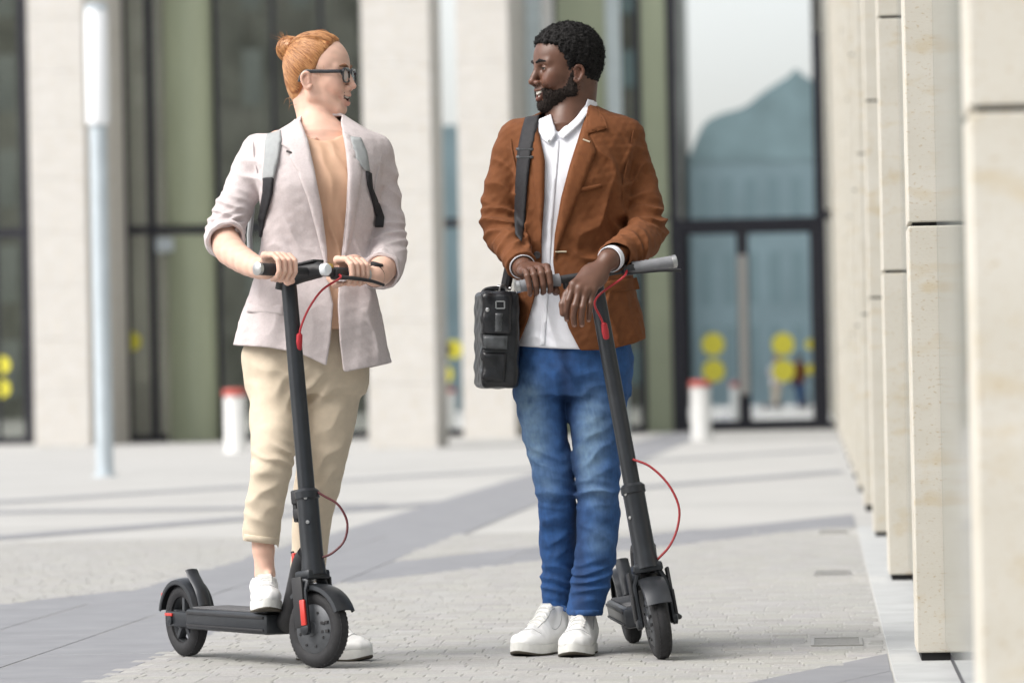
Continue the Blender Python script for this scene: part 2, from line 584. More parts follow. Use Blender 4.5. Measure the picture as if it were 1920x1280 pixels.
def glass_mat(name, tint, refl, rough=0.0, gcol=(0.90, 0.97, 0.98)):
    """coated facade glass: a mirror that lets part of the light through"""
    m = bpy.data.materials.new(name)
    m.use_nodes = True
    N, L = m.node_tree.nodes, m.node_tree.links
    N.clear()
    out = N.new('ShaderNodeOutputMaterial')
    tr = N.new('ShaderNodeBsdfTransparent'); tr.inputs['Color'].default_value = (*tint, 1)
    gl = N.new('ShaderNodeBsdfGlossy'); gl.inputs['Roughness'].default_value = rough
    gl.inputs['Color'].default_value = (*gcol, 1)
    fr = N.new('ShaderNodeLayerWeight'); fr.inputs['Blend'].default_value = 0.5
    mr = N.new('ShaderNodeMapRange')
    mr.inputs['From Min'].default_value, mr.inputs['From Max'].default_value = 0.0, 1.0
    mr.inputs['To Min'].default_value, mr.inputs['To Max'].default_value = refl, 0.95
    pw = N.new('ShaderNodeMath'); pw.operation = 'POWER'; pw.inputs[1].default_value = 3.0
    L.new(fr.outputs['Facing'], pw.inputs[0]); L.new(pw.outputs[0], mr.inputs['Value'])
    mx = N.new('ShaderNodeMixShader')
    L.new(mr.outputs[0], mx.inputs[0]); L.new(tr.outputs[0], mx.inputs[1]); L.new(gl.outputs[0], mx.inputs[2])
    L.new(mx.outputs[0], out.inputs['Surface'])
    return m

def stone_mat(name, col, col2, pits=True):
    """pale limestone: beds, ochre stains, small pits"""
    m = bpy.data.materials.new(name)
    m.use_nodes = True
    N, L = m.node_tree.nodes, m.node_tree.links
    b = N['Principled BSDF']; b.inputs['Roughness'].default_value = 0.75
    tc = N.new('ShaderNodeTexCoord')
    mp = N.new('ShaderNodeMapping'); mp.inputs['Scale'].default_value = (1, 1, 2.2)
    L.new(tc.outputs['Object'], mp.inputs['Vector'])
    def noise(scale, detail, src):
        n = N.new('ShaderNodeTexNoise'); n.inputs['Scale'].default_value = scale; n.inputs['Detail'].default_value = detail
        L.new(src, n.inputs['Vector']); return n.outputs['Fac']
    def ramp(src, a, c0, e, c1):
        r = N.new('ShaderNodeValToRGB')
        r.color_ramp.elements[0].position, r.color_ramp.elements[1].position = a, e
        r.color_ramp.elements[0].color, r.color_ramp.elements[1].color = (*c0, 1), (*c1, 1)
        L.new(src, r.inputs['Fac']); return r.outputs['Color']
    base = ramp(noise(3.0, 6, mp.outputs[0]), 0.35, col, 0.7, col2)
    st = ramp(noise(9.0, 7, mp.outputs[0]), 0.54, (1, 1, 1), 0.76, (0.90, 0.79, 0.60))
    mx = N.new('ShaderNodeMix'); mx.data_type = 'RGBA'; mx.blend_type = 'MULTIPLY'; mx.inputs[0].default_value = 0.8
    L.new(base, mx.inputs[6]); L.new(st, mx.inputs[7])
    pt = ramp(noise(70.0, 3, mp.outputs[0]), 0.60, (1, 1, 1), 0.70, (0.78, 0.66, 0.5))
    mx2 = N.new('ShaderNodeMix'); mx2.data_type = 'RGBA'; mx2.blend_type = 'MULTIPLY'; mx2.inputs[0].default_value = 0.8 if pits else 0.2
    L.new(mx.outputs[2], mx2.inputs[6]); L.new(pt, mx2.inputs[7])
    L.new(mx2.outputs[2], b.inputs['Base Color'])
    bp = N.new('ShaderNodeBump'); bp.inputs['Strength'].default_value = 0.22; bp.inputs['Distance'].default_value = 0.003
    L.new(noise(110, 6, mp.outputs[0]), bp.inputs['Height']); L.new(bp.outputs[0], b.inputs['Normal'])
    return m

M = {}
M['paving'] = mat('light_paving', (0.395, 0.392, 0.38), 0.85, var=0.08, vscale=0.8, bump=0.3, bscale=60, detail=8)
M['sett'] = mat('granite_sett', (1, 1, 1), 0.85, tint=True, var=0.22, vscale=90, bump=0.5, bscale=220)
M['slab'] = mat('grey_slab', (0.225, 0.229, 0.245), 0.7, var=0.10, vscale=5, bump=0.25, bscale=120, detail=8)
M['border'] = mat('pale_slab', (0.42, 0.43, 0.43), 0.8, var=0.10, vscale=5, bump=0.25, bscale=120, detail=8)
M['joint'] = mat('joint_sand', (0.40, 0.395, 0.38), 0.95, var=0.15, vscale=40)
M['stone'] = stone_mat('limestone', (0.56, 0.53, 0.46), (0.62, 0.595, 0.535))
M['pier'] = stone_mat('pier_stone', (0.585, 0.565, 0.53), (0.64, 0.62, 0.59), False)
M['dark_metal'] = mat('anodised_frame', (0.035, 0.035, 0.045), 0.45, 0.6)
M['pale_metal'] = mat('brushed_steel', (0.45, 0.44, 0.42), 0.4, 0.8, var=0.1, vscale=30)
M['blue_metal'] = mat('painted_post', (0.50, 0.56, 0.60), 0.4, 0.1, var=0.06, vscale=4)
M['pale_post'] = mat('pale_post', (0.58, 0.66, 0.68), 0.4, 0.1, var=0.06, vscale=4)
M['lamp_glass'] = mat('opal_lamp_cover', (0.82, 0.84, 0.86), 0.25)
M['white_paint'] = mat('white_paint', (0.78, 0.78, 0.76), 0.45, var=0.06, vscale=8)
M['red_paint'] = mat('red_paint', (0.47, 0.085, 0.065), 0.45, var=0.1, vscale=8)
M['yellow'] = mat('yellow_film', (0.72, 0.66, 0.06), 0.5)
M['black'] = mat('black_gap', (0.012, 0.012, 0.012), 0.8)
M['glass'] = glass_mat('coated_glass', (0.50, 0.62, 0.64), 0.94, 0.0, (0.96, 0.99, 1.0))
M['glass_dark'] = glass_mat('dark_glass', (0.55, 0.58, 0.54), 0.36, 0.0, (0.88, 0.90, 0.86))
M['glass_side'] = mat('pale_backed_glass', (0.19, 0.205, 0.20), 0.10, spec=0.5, var=0.06, vscale=1.0)
M['glass_side'].node_tree.nodes['Principled BSDF'].inputs['IOR'].default_value = 1.35
M['green_panel'] = mat('green_backed_panel', (0.36, 0.40, 0.28), 0.35, var=0.12, vscale=0.9, spec=0.5, stretch=(1, 1, 0.4))
M['interior'] = mat('interior_wall', (0.22, 0.21, 0.19), 0.8, var=0.4, vscale=0.8)
M['interior_floor'] = mat('interior_floor', (0.18, 0.17, 0.16), 0.35, var=0.1, vscale=2)
M['interior_white'] = mat('interior_white', (0.5, 0.5, 0.48), 0.6)
M['city_wall'] = mat('grey_render', (0.36, 0.47, 0.49), 0.8, var=0.15, vscale=0.3)
M['city_wall2'] = mat('brown_brick', (0.28, 0.275, 0.24), 0.85, var=0.5, vscale=0.4)
M['city_glass'] = mat('city_window', (0.30, 0.41, 0.43), 0.1, spec=0.6)
M['city_pale'] = mat('sky_pale_window', (0.42, 0.45, 0.42), 0.5, var=0.5, vscale=0.2)  # windows coloured pale to stand in for the sky they mirror
M['city_roof'] = mat('copper_roof', (0.34, 0.46, 0.47), 0.6, var=0.2, vscale=0.5)
M['bark'] = mat('bark', (0.08, 0.06, 0.045), 0.9, var=0.3, vscale=6)
M['leaf'] = mat('leaf', (0.04, 0.075, 0.03), 0.6, var=0.5, vscale=1.0)

# ------------------------------------------------------------------ the ground
GZ = -0.015
g = MB().add([[-400, -300, GZ], [400, -300, GZ], [400, 600, GZ], [-400, 600, GZ]], [[0, 1, 2, 3]])
ground = g.build('ground', M['paving'], frame='W', smooth=False)
tag(ground, kind='structure')

def in_view(x, y, m=0.15):
    U = np.array([_c * x + _s * y, -_s * x + _c * y])
    return abs(U[0]) < U[1] * 960 / FPX + m + 0.1 and U[1] > 11.2

XB0, XB1 = -2.73, -1.95                        # the grey band that runs along the street axis
def diag(y0, x): return y0 + 3.1 * x           # the thin grey bands that cross it at a slant
def grey(x, y):
    """inside one of the grey areas of the paving"""
    if XB0 < x < XB1: return True
    if x <= XB0 and y < diag(26.2, x): return True
    for y0 in (12.07, 26.2, 40.3, 54.4):
        if x < 0.17 and diag(y0, x) - 2.3 < y < diag(y0, x) and not (x <= XB0 and y < diag(26.2, x)): return True
    return False

def bed(name, m, poly, z):
    tag(MB().add([[x, y, z] for x, y in poly], [list(range(len(poly)))]).build(name, m, frame='W', smooth=False), kind='structure')
# bedding under the pieces nearby, and the same grey stone farther off, where its slabs can no longer be told apart
bed('paving_bed', M['joint'], [(-4.5, 11.0), (1.0, 11.0), (1.0, 24.0), (-4.5, 24.0)], -0.0016)
bed('grey_paving', M['slab'], [(XB0, 24.0), (XB1, 24.0), (XB1, 78), (XB0, 78)], GZ + 0.004)
for y0 in (26.2, 40.3, 54.4):
    for xa, xb in (((XB1 + 0.002), 0.17), (-16, XB0 - 0.002)):
        if y0 == 26.2:
            if xa < XB0: continue
            xa = (24.0 + 2.3 - 26.2) / 3.1
            tag(MB().add([[(24.0 - 26.2) / 3.1, 24.004, GZ + .004], [xa, 24.004, GZ + .004], [xb, diag(y0, xb) - 2.3, GZ + .004], [xb, diag(y0, xb), GZ + .004]],
                         [[0, 1, 2, 3]]).build('grey_paving', M['slab'], frame='W', smooth=False), kind='structure')
            continue
        tag(MB().add([[xa, diag(y0, xa) - 1.3, GZ + .004], [xb, diag(y0, xb) - 1.3, GZ + .004], [xb, diag(y0, xb), GZ + .004], [xa, diag(y0, xa), GZ + .004]],
                     [[0, 1, 2, 3]]).build('grey_paving', M['slab'], frame='W', smooth=False), kind='structure')
bed('grey_paving', M['slab'], [(-16, 30.6), (XB0 - 0.3, 30.6), (XB0 - 0.3, 31.3), (-16, 31.3)], GZ + 0.004)

def clip_poly(poly, f):
    """keep the part of a polygon where f(x, y) <= 0 (f linear)"""
    out = []
    for i in range(len(poly)):
        a, b = poly[i - 1], poly[i]
        fa, fb = f(*a), f(*b)
        if (fa <= 0) != (fb <= 0):
            t = fa / (fa - fb)
            out.append((a[0] + (b[0] - a[0]) * t, a[1] + (b[1] - a[1]) * t))
        if fb <= 0: out.append(b)
    return out

def slab_piece(poly, gap=0.004, dz=0.0, m=None, name='paving_slab'):
    if len(poly) < 3: return
    p = np.array(poly); c = p.mean(0)
    ar = 0.5 * abs(sum(p[i - 1][0] * p[i][1] - p[i][0] * p[i - 1][1] for i in range(len(p))))
    if ar < 0.004: return
    d = p - c
    L = np.linalg.norm(d, axis=1)[:, None]
    q1 = c + d * (1 - gap / L); q2 = c + d * (1 - (gap + 0.004) / L)
    n = len(p)
    V = [[*v, -0.012] for v in q1] + [[*v, -0.003 + dz] for v in q1] + [[*v, dz] for v in q2]
    F = [[i, (i + 1) % n, n + (i + 1) % n, n + i] for i in range(n)] + [[n + i, n + (i + 1) % n, 2 * n + (i + 1) % n, 2 * n + i] for i in range(n)]
    F += [[2 * n + i for i in range(n)]]
    mb = MB().add(V, F)
    o = mb.build(name, m or M['slab'], ground, smooth=False, sharp=None)
    return o

# grey slabs, each its own piece (joints across the band every 1.1 m, one along it)
y = 8.80
while y < 23.9:
    for xa, xb in ((XB0, XB0 + 0.39), (XB0 + 0.39, XB1), (XB0 - 0.78, XB0), (XB0 - 1.56, XB0 - 0.78), (XB0 - 2.34, XB0 - 1.56)):
        y1 = min(y + 1.1, 23.98)
        poly = [(xa, y), (xb, y), (xb, y1), (xa, y1)]
        if xb <= XB0 + 1e-6:
            poly = clip_poly(poly, lambda a, b: b - diag(26.2, a))
        if len(poly) > 2 and any(in_view(*v) for v in poly):
            slab_piece(poly, dz=random.uniform(-0.001, 0.001))
    y += 1.1
for y0 in (12.07, 26.2):                       # the slanting bands
    x = XB1
    while x < 0.17 - 1e-6:
        xb = min(x + 0.53, 0.17)
        for k in (0, 1, 2):
            s0, s1 = -2.3 + k * 2.3 / 3, -2.3 + (k + 1) * 2.3 / 3
            poly = [(x, diag(y0, x) + s0), (xb, diag(y0, xb) + s0), (xb, diag(y0, xb) + s1), (x, diag(y0, x) + s1)]
            poly = clip_poly(poly, lambda a, b: b - 23.99)
            if len(poly) > 2 and any(in_view(*v) for v in poly):
                slab_piece(poly, dz=random.uniform(-0.001, 0.001))
        x = xb
y = 8.6
while y < 23.9:                                # the pale border along the colonnade
    for xa, xb in ((0.17, 0.60),):
        poly = [(xa, y), (xb, y), (xb, y + 0.70), (xa, y + 0.70)]
        if any(in_view(*v, 0.3) for v in poly):
            slab_piece(poly, gap=0.005, m=M['border'])
    y += 0.70

# small granite setts: far too many to lift out singly here, but each one is a stone with its own joint
covers = [(0.030, 13.20), (0.030, 18.06), (0.045, 23.20)]
sv, sf, sc = [], [], []
nv = 0
y = 11.2
row = 0
while y < 23.9:
    dy = 0.098
    x = -4.4 + (0.05 if row % 2 else 0)
    while x < 0.165:
        dx = random.uniform(0.085, 0.115)
        xb = min(x + dx, 0.168)
        cx, cy = (x + xb) / 2, y + dy / 2
        if in_view(cx, cy) and not grey(cx, cy) and xb - x > 0.03 and not any(abs(cx - a) < 0.10 and abs(cy - b) < 0.22 for a, b in covers):
            g1 = 0.0025
            z = random.uniform(-0.0003, 0.0004)
            j = lambda: random.uniform(-0.001, 0.001)
            q = [(x + g1 + j(), y + g1 + j()), (xb - g1 + j(), y + g1 + j()), (xb - g1 + j(), y + dy - g1 + j()), (x + g1 + j(), y + dy - g1 + j())]
            e = 0.003
            r = [(q[0][0] + e, q[0][1] + e), (q[1][0] - e, q[1][1] + e), (q[2][0] - e, q[2][1] - e), (q[3][0] + e, q[3][1] - e)]
            sv += [[*v, -0.012] for v in q] + [[*v, z - 0.001] for v in q] + [[*v, z] for v in r]
            for b0 in (0, 4):
                for i in range(4):
                    sf.append([nv + b0 + i, nv + b0 + (i + 1) % 4, nv + b0 + 4 + (i + 1) % 4, nv + b0 + 4 + i])
            sf.append([nv + 8, nv + 9, nv + 10, nv + 11])
            t = random.gauss(0, 1)
            w = 0.385 * (1 + 0.040 * t)
            sc += [[w, w * random.uniform(0.975, 1.0), w * random.uniform(0.92, 0.98)]] * 12
            nv += 12
        x = xb
    y += dy
    row += 1
setts = obj('paving_setts', sv, np.array(sf), M['sett'], frame='W', smooth=False, col=np.array(sc, np.float32))
tag(setts, kind='stuff')

for i, (x, y) in enumerate(covers):
    r = empty('drain_cover', (x, y, 0), 'W')
    tag(r, ['steel drain cover set in the paving beside the nearest visible stone pillar',
            'steel drain cover set in the paving beside the second stone pillar',
            'steel drain cover set in the paving beside the third, farthest sharp pillar'][i], 'drain cover', 'drain covers along the colonnade')
    fr = MB()
    for a, b in (((x - .075, y - .19, GZ + .005), (x - .065, y + .19, .003)), ((x + .065, y - .19, GZ + .005), (x + .075, y + .19, .003)),
                 ((x - .065, y - .19, GZ + .005), (x + .065, y - .18, .003)), ((x - .065, y + .18, GZ + .005), (x + .065, y + .19, .003))):
        fr.box2(a, b)
    fr.build('cover_frame', M['pale_metal'], r, smooth=False)
    for k in range(12):
        yy = y - .175 + k * .0305
        MB().box2((x - .064, yy, GZ + .006), (x + .064, yy + .018, .001)).build('grate_bar', M['pale_metal'], r, smooth=False)

# ------------------------------------------------------------------ the limestone colonnade on the right
XO, XG = 0.245, 0.322
col = tag(empty('stone_colonnade', (XO, 12.2, 0), 'W'), 'cream limestone pillars with glass between them along the right edge', 'colonnade')
py0 = 12.23
for k in range(-2, 14):
    yy = py0 + 5.07 * k
    if yy < 6: continue
    root = MB().box2((XO + 0.012, yy + 0.012, GZ), (XO + 0.54, yy + 0.33, 12.0)).build('pillar', M['black'], col, smooth=False)
    z0 = 0.022
    for z1 in (1.181, 2.161, 3.141, 4.121, 6.0, 12.0):
        MB().box2((XO, yy, z0), (XO + 0.55, yy + 0.34, z1), 0.004).build('stone_block', M['stone'], root, smooth=False)
        z0 = z1 + 0.010
    for xa, zz in ((XG, 5.9),):
        MB().box2((xa, yy + 0.342, 0.05), (xa + 0.012, yy + 5.068, zz)).build('glass_pane', M['glass_side'], col, smooth=False)
        MB().box2((xa + 0.013, yy + 0.342, GZ), (xa + 0.05, yy + 5.068, 0.048)).build('sill', M['dark_metal'], col, smooth=False)
MB().box2((1.6, 6, GZ), (1.7, 80, 12)).build('inner_wall', M['interior_white'], col, smooth=False)

# ------------------------------------------------------------------ the glazed office building
YF = 81.0
ob = tag(empty('office_building', (-8, YF, GZ), 'W'), 'modern office building with tall dark glazing, green panels and pale stone piers', 'building')
def fx(px, py=736): return WY(px, py, YF)[0]
def fz(py, px): return WY(px, py, YF)[2]
ZT = 12.0
def fpart(name, px0, px1, z0, z1, m, y0=YF, y1=None, bev=0.0, parent=None):
    x0, x1 = fx(px0), fx(px1)
    return MB().box2((x0, y0, z0), (x1, y1 if y1 is not None else y0 + 0.02, z1), bev).build(name, m, parent or ob, smooth=False)
ZL = fz(430, 330)                              # transom height
for a, b, gm in ((-160, -4, 'glass_dark'), (2, 46, 'glass_dark'), (61, 236, 'glass_dark'), (249, 284, 'glass_dark'), (299, 314, 'glass_dark'),
                 (420, 520, 'glass_dark'), (528, 611, 'glass_dark'), (619, 795, 'glass_dark'), (801, 905, 'glass'), (909, 1000, 'glass'), (1029, 1052, 'glass'),
                 (1178, 1202, 'glass_dark'), (1555, 1640, 'glass')):
    fpart('glass_pane', a, b, 0.12, ZL - 0.08, M[gm])
    fpart('glass_pane', a, b, ZL + 0.08, ZT, M[gm])
for a, b in ((-4, 2), (46, 61), (236, 249), (284, 299), (412, 420), (520, 528), (611, 619), (795, 801), (905, 909), (1052, 1057), (1202, 1214)):
    fpart('mullion', a, b, GZ, ZT, M['dark_metal'], YF - 0.06, YF + 0.08)
for a, b in ((-160, -4), (2, 46), (61, 236), (249, 284), (299, 314), (420, 520), (528, 611), (619, 795), (801, 905), (909, 1000), (1029, 1052), (1178, 1202), (1555, 1640)):
    fpart('transom', a, b, ZL - 0.08, ZL + 0.08, M['dark_metal'], YF - 0.04, YF + 0.06)
    fpart('bottom_rail', a, b, GZ, 0.12, M['dark_metal'], YF - 0.04, YF + 0.06)
xc, rc = (fx(316) + fx(410)) / 2, (fx(410) - fx(316)) / 2
for za, zb in ((GZ, ZL - 0.12), (ZL + 0.06, ZT)):
    MB().lathe((xc, YF + 0.05, 0), (0, 0, 1), [(rc, za), (rc, zb)], 40).build('green_column', M['green_panel'], ob)
for a, b in ((1057, 1148), (1214, 1262)):
    z = GZ
    for z1 in (ZL - 0.03, ZT):
        fpart('green_panel', a, b, z, z1, M['green_panel'], YF - 0.02, YF + 0.1)
        z = z1 + 0.06
fpart('canopy_light', 302, 392, ZL - 0.42, ZL - 0.16, M['blue_metal'], YF - 0.32, YF - 0.07, 0.03)
fpart('canopy_bar', 306, 412, ZL - 0.10, ZL + 0.05, M['dark_metal'], YF - 0.34, YF - 0.07)
fpart('light_post', 1000, 1028, GZ, ZT, M['pale_post'], YF - 0.06, YF + 0.08)
fpart('light_post', 1149, 1177, GZ, ZT, M['pale_post'], YF - 0.06, YF + 0.08)
# entrance
zd = fz(418, 1400)
fpart('door_jamb', 1262, 1280, GZ, ZT, M['dark_metal'], YF - 0.08, YF + 0.1)
fpart('door_jamb', 1535, 1554, GZ, fz(62, 1545), M['dark_metal'], YF - 0.08, YF + 0.1)
fpart('door_head', 1280, 1535, zd - 0.09, zd + 0.09, M['dark_metal'], YF - 0.07, YF + 0.1)
fpart('glass_pane', 1280, 1535, zd + 0.092, ZT, M['glass'], YF)
for i, (a, b) in enumerate(((1281, 1396), (1398, 1534))):
    x0, x1 = fx(a), fx(b)
    lf = MB()
    w = 0.10
    z0, z1 = GZ + 0.01, zd - 0.095
    lf.box2((x0, YF - 0.03, z0), (x0 + w, YF + 0.03, z1)).box2((x1 - w, YF - 0.03, z0), (x1, YF + 0.03, z1))
    lf.box2((x0 + w, YF - 0.03, z0), (x1 - w, YF + 0.03, z0 + 0.18)).box2((x0 + w, YF - 0.03, z1 - 0.10), (x1 - w, YF + 0.03, z1))
    d = lf.build('door', M['dark_metal'], ob, smooth=False)
    MB().box2((x0 + w, YF - 0.005, z0 + 0.18), (x1 - w, YF + 0.005, z1 - 0.10)).build('pane', M['glass'], d, smooth=False)
    for px_, py_, rr in (((1337, 645, .205), (1338, 695, .205)), ((1468, 645, .205), (1469, 695, .205), (1520, 645, .10), (1521, 692, .10)))[i]:
        p = WY(px_, py_, YF - 0.012)
        MB().lathe(p, (0, -1, 0), [(rr, -.003), (rr, .0)], 32).build('yellow_dot', M['yellow'], d, smooth=False)
xh = fx(1397)
h = MB().box2((xh - .085, YF - 0.14, fz(740, 1400)), (xh + .085, YF - 0.09, fz(478, 1400)), 0.015).build('door_handle', M['pale_metal'], ob, smooth=False)
for px_, py_ in ((2, 684), (2, 728), (830, 655), (832, 702), (247, 640), (850, 655)):
    p = WY(px_, py_, YF - 0.03)
    MB().lathe(p, (0, -1, 0), [(.17, -.003), (.17, .0)], 24).build('yellow_dot', M['yellow'], ob, smooth=False)
# rooms behind the glass
xa, xb = fx(-400), fx(1660)
MB().box2((xa, YF + 9.0, GZ), (xb, YF + 9.2, ZT)).build('inner_wall', M['interior'], ob, smooth=False)
MB().box2((xa, YF + 0.12, GZ), (xb, YF + 9.0, 0.0)).build('inner_floor', M['interior_floor'], ob, smooth=False)
MB().box2((xa, YF - 0.5, ZT), (xb, YF + 9.2, ZT + 0.4)).build('roof_slab', M['pier'], ob, smooth=False)
for px_, w in ((270, .3), (440, .35), (560, .4), (650, .35), (1310, .4), (1440, .35)):
    x = fx(px_)
    MB().box2((x - w / 2, YF + 5, 0.0), (x + w / 2, YF + 5 + w, ZT)).build('inner_column', M['interior_white'], ob, smooth=False)
for px_, w, hh in ((1380, .5, .8), (1455, .8, .7), (1500, .5, 1.2), (250, .4, 1.1)):
    x = fx(px_)
    MB().box2((x - w / 2, YF + 1.5, 0.0), (x + w / 2, YF + 2.2, hh), 0.05).build('inner_bench', M['dark_metal'], ob, smooth=False)
for px_, py_, w, hh in ((270, 60, .5, .5), (285, 95, .3, .9), (430, 70, .5, 2.4), (470, 140, .35, 1.2), (500, 190, .35, .7), (275, 170, .5, .6)):
    p = WY(px_, py_, YF + 4)                                   # plain white panels hanging in the hall
    MB().box2((p[0] - w / 2, YF + 4, p[2] - hh / 2), (p[0] + w / 2, YF + 4.1, p[2] + hh / 2), 0.03).build('hall_panel', M['interior_white'], ob, smooth=False)

# stone piers in front of the glazing: each stands on its own
def pier(pxa, pxb, yw, dep, label):
    x0, x1 = WY(pxa, 740, yw)[0], WY(pxb, 740, yw)[0]
    r = tag(empty('stone_pier', ((x0 + x1) / 2, yw, GZ), 'W'), label, 'pier', 'pale stone piers in front of the glazing')
    z = GZ
    while z < ZT:
        z1 = min(z + 0.92, ZT)
        MB().box2((x0, yw, z), (x1, yw + dep, z1 - 0.004), 0.006).build('stone_block', M['pier'], r, smooth=False)
        z = z1
    return r
pier(64, 168, 76.3, 4.4, 'pale stone pier standing behind the slim lamp post')
pier(690, 818, 64.2, 2.0, 'pale square stone pier standing between the two people, closest to them')
pier(868, 966, 76.4, 4.3, 'pale stone pier partly hidden by the man in the brown jacket')

# ------------------------------------------------------------------ street furniture
p = toW(G(197, 890)); p[2] = GZ
lp = tag(empty('lamp_post', p, 'W'), 'slim pale blue lamp post with a long white light tube on top', 'lamp post')
MB().lathe(p, (0, 0, 1), [(.13, 0), (.13, .02), (.09, .025), (.088, 3.56)], 24).build('pole', M['blue_metal'], lp, smooth=True)
MB().lathe(p, (0, 0, 1), [(.10, 3.56), (.118, 3.58), (.118, 4.70), (.10, 4.73)], 24).build('light_tube', M['lamp_glass'], lp)
MB().lathe(p, (0, 0, 1), [(.118, 4.73), (.118, 4.77), (.09, 4.79)], 24).build('lamp_cap', M['blue_metal'], lp)
for px_, py_, lb in ((442, 846, 'white bollard with a red top standing behind the woman with red hair'),
                     (1315, 824, 'white bollard with a red top standing in front of the glass entrance doors')):
    p = toW(G(px_, py_)); p[2] = GZ
    r = tag(empty('bollard', p, 'W'), lb, 'bollard', 'white bollards with red tops')
    MB().lathe(p, (0, 0, 1), [(.155, 0), (.150, .02), (.148, .80)], 28).build('post', M['white_paint'], r)
    MB().lathe(p, (0, 0, 1), [(.165, .80), (.168, .82), (.168, .865), (.15, .89), (.0, .905)], 28).build('red_cap', M['red_paint'], r)

# ------------------------------------------------------------------ across the square, behind the camera: what the glass mirrors
def city_block(x0, x1, y1, y0, hgt, wall, label, roof=None, ws=(1.3, 1.7), step=(2.6, 3.4), wm='city_glass'):
    r = tag(empty('town_house', ((x0 + x1) / 2, y1, GZ), 'W'), label, 'building', 'buildings across the square')
    MB().box2((x0, y0, GZ), (x1, y1, hgt)).build('wall', wall, r, smooth=False)
    z = 1.0
    me = None
    while z + ws[1] + .5 < hgt:
        x = x0 + 0.8
        while x + ws[0] < x1 - 0.5:
            if me is None:
                w = MB().box2((0, -0.05, 0), (ws[0], 0.06, ws[1])); V = np.concatenate(w.V)
                me = bpy.data.meshes.new('window'); set_mesh(me, V, w.F, False); me.materials.append(M[wm])
            o = bpy.data.objects.new('window', me); C.objects.link(o); o.parent = r
            o.location = np.array([x, y1, z]) - ORG[r.name]
            x += step[0]
        z += step[1]
    if roof:
        xm = (x0 + x1) / 2 if roof == 'gable' else x0 + (x1 - x0) * 0.8
        V = [[x0, y0, hgt], [x1, y0, hgt], [x1, y1, hgt], [x0, y1, hgt], [xm, y0, hgt + 2.6], [xm, y1, hgt + 2.6]]
        MB().add(V, [[3, 2, 5], [1, 0, 4], [0, 3, 5, 4], [2, 1, 4, 5]]).build('roof', M['city_roof'], r, smooth=False)
    return r
YB = -45.0
def domed_house(x0, x1, base_h, prof, label):
    r = tag(empty('town_house', ((x0 + x1) / 2, YB, GZ), 'W'), label, 'building', 'buildings across the square')
    MB().box2((x0, YB - 12, GZ), (x1, YB, base_h)).build('wall', M['city_wall'], r, smooth=False)
    q = spline([(x, 0, z) for x, z in prof], 40)
    n = len(q)
    V = [[p[0], YB + .1, base_h] for p in q] + [[p[0], YB + .1, p[2]] for p in q] + [[p[0], YB - 12, base_h] for p in q] + [[p[0], YB - 12, p[2]] for p in q]
    F = []
    for i in range(n - 1):
        F += [[i, i + 1, n + i + 1, n + i], [2 * n + i + 1, 2 * n + i, 3 * n + i, 3 * n + i + 1], [n + i, n + i + 1, 3 * n + i + 1, 3 * n + i]]
    MB().add(V, F).build('roof', M['city_roof'], r)
    me = None
    for x in np.arange(x0 + .5, x1 - .8, 1.05):
        for z in (1.2, 4.6, 8.0):
            if me is None:
                w = MB().box2((0, -0.03, 0), (.45, 0.04, 2.4)); me = bpy.data.meshes.new('window'); set_mesh(me, np.concatenate(w.V), w.F, False); me.materials.append(M['city_glass'])
            o = bpy.data.objects.new('window', me); C.objects.link(o); o.parent = r
            o.location = np.array([x, YB, z]) - ORG[r.name]
domed_house(-5.9, 4.5, 11.2, [(-5.9, 11.4), (-5.2, 12.9), (-4.4, 13.4), (-3.3, 13.7), (-2.5, 14.3), (-1.7, 14.8), (-1.2, 15.1), (-.85, 15.4), (-.5, 15.1), (.4, 14.6), (2.5, 13.6), (4.4, 11.4)],
            'grey green town house with a long curved copper roof')
city_block(-12.5, -6.2, YB + 2, YB - 12, 34.0, M['city_wall2'], 'narrow dark brick tower', None)
city_block(-20.0, -13.2, YB, YB - 12, 13.2, M['city_wall'], 'plain grey blue town house with a flat roof', None)
city_block(-80.0, -21.0, YB + 2, YB - 12, 36.0, M['city_wall2'], 'long dark brick office block', None, (0.9, 2.6), (2.3, 4.4), 'city_pale')
city_block(5.0, 40.0, YB, YB - 12, 13.0, M['city_wall'], 'wide grey blue town house with a hipped copper roof', 'gable')
print('setting', round(time.time() - T0, 1))

# ------------------------------------------------------------------ kick scooters
M['tyre'] = mat('rubber_tyre', (0.018, 0.018, 0.02), 0.75, var=0.25, vscale=60, bump=0.3, bscale=300)
M['scoot'] = mat('graphite_paint', (0.028, 0.031, 0.036), 0.34, 0.35, var=0.12, vscale=25)
M['scoot_dark'] = mat('matt_black_plastic', (0.018, 0.018, 0.02), 0.55, var=0.2, vscale=40)
M['hub'] = mat('cast_hub', (0.085, 0.09, 0.098), 0.5, 0.4, var=0.15, vscale=40)
M['steel'] = mat('bare_steel', (0.5, 0.5, 0.5), 0.3, 0.9, var=0.1, vscale=50)
M['reflector'] = mat('red_reflector', (0.55, 0.03, 0.02), 0.3, coat=0.5)
M['red_cable'] = mat('red_cable', (0.42, 0.02, 0.03), 0.45)
M['dark_cable'] = mat('dark_red_cable', (0.10, 0.02, 0.025), 0.5)
M['deep_red'] = mat('deep_red_cable', (0.30, 0.025, 0.03), 0.5)
M['grip_grey'] = mat('grey_grip', (0.21, 0.215, 0.23), 0.6, var=0.1, vscale=50)
M['grip_black'] = mat('black_grip', (0.03, 0.03, 0.033), 0.7, var=0.2, vscale=90)
M['brass'] = mat('brass_bell', (0.55, 0.40, 0.12), 0.3, 0.9)
M['lamp_clear'] = mat('clear_lamp', (0.75, 0.78, 0.82), 0.15, coat=1.0)
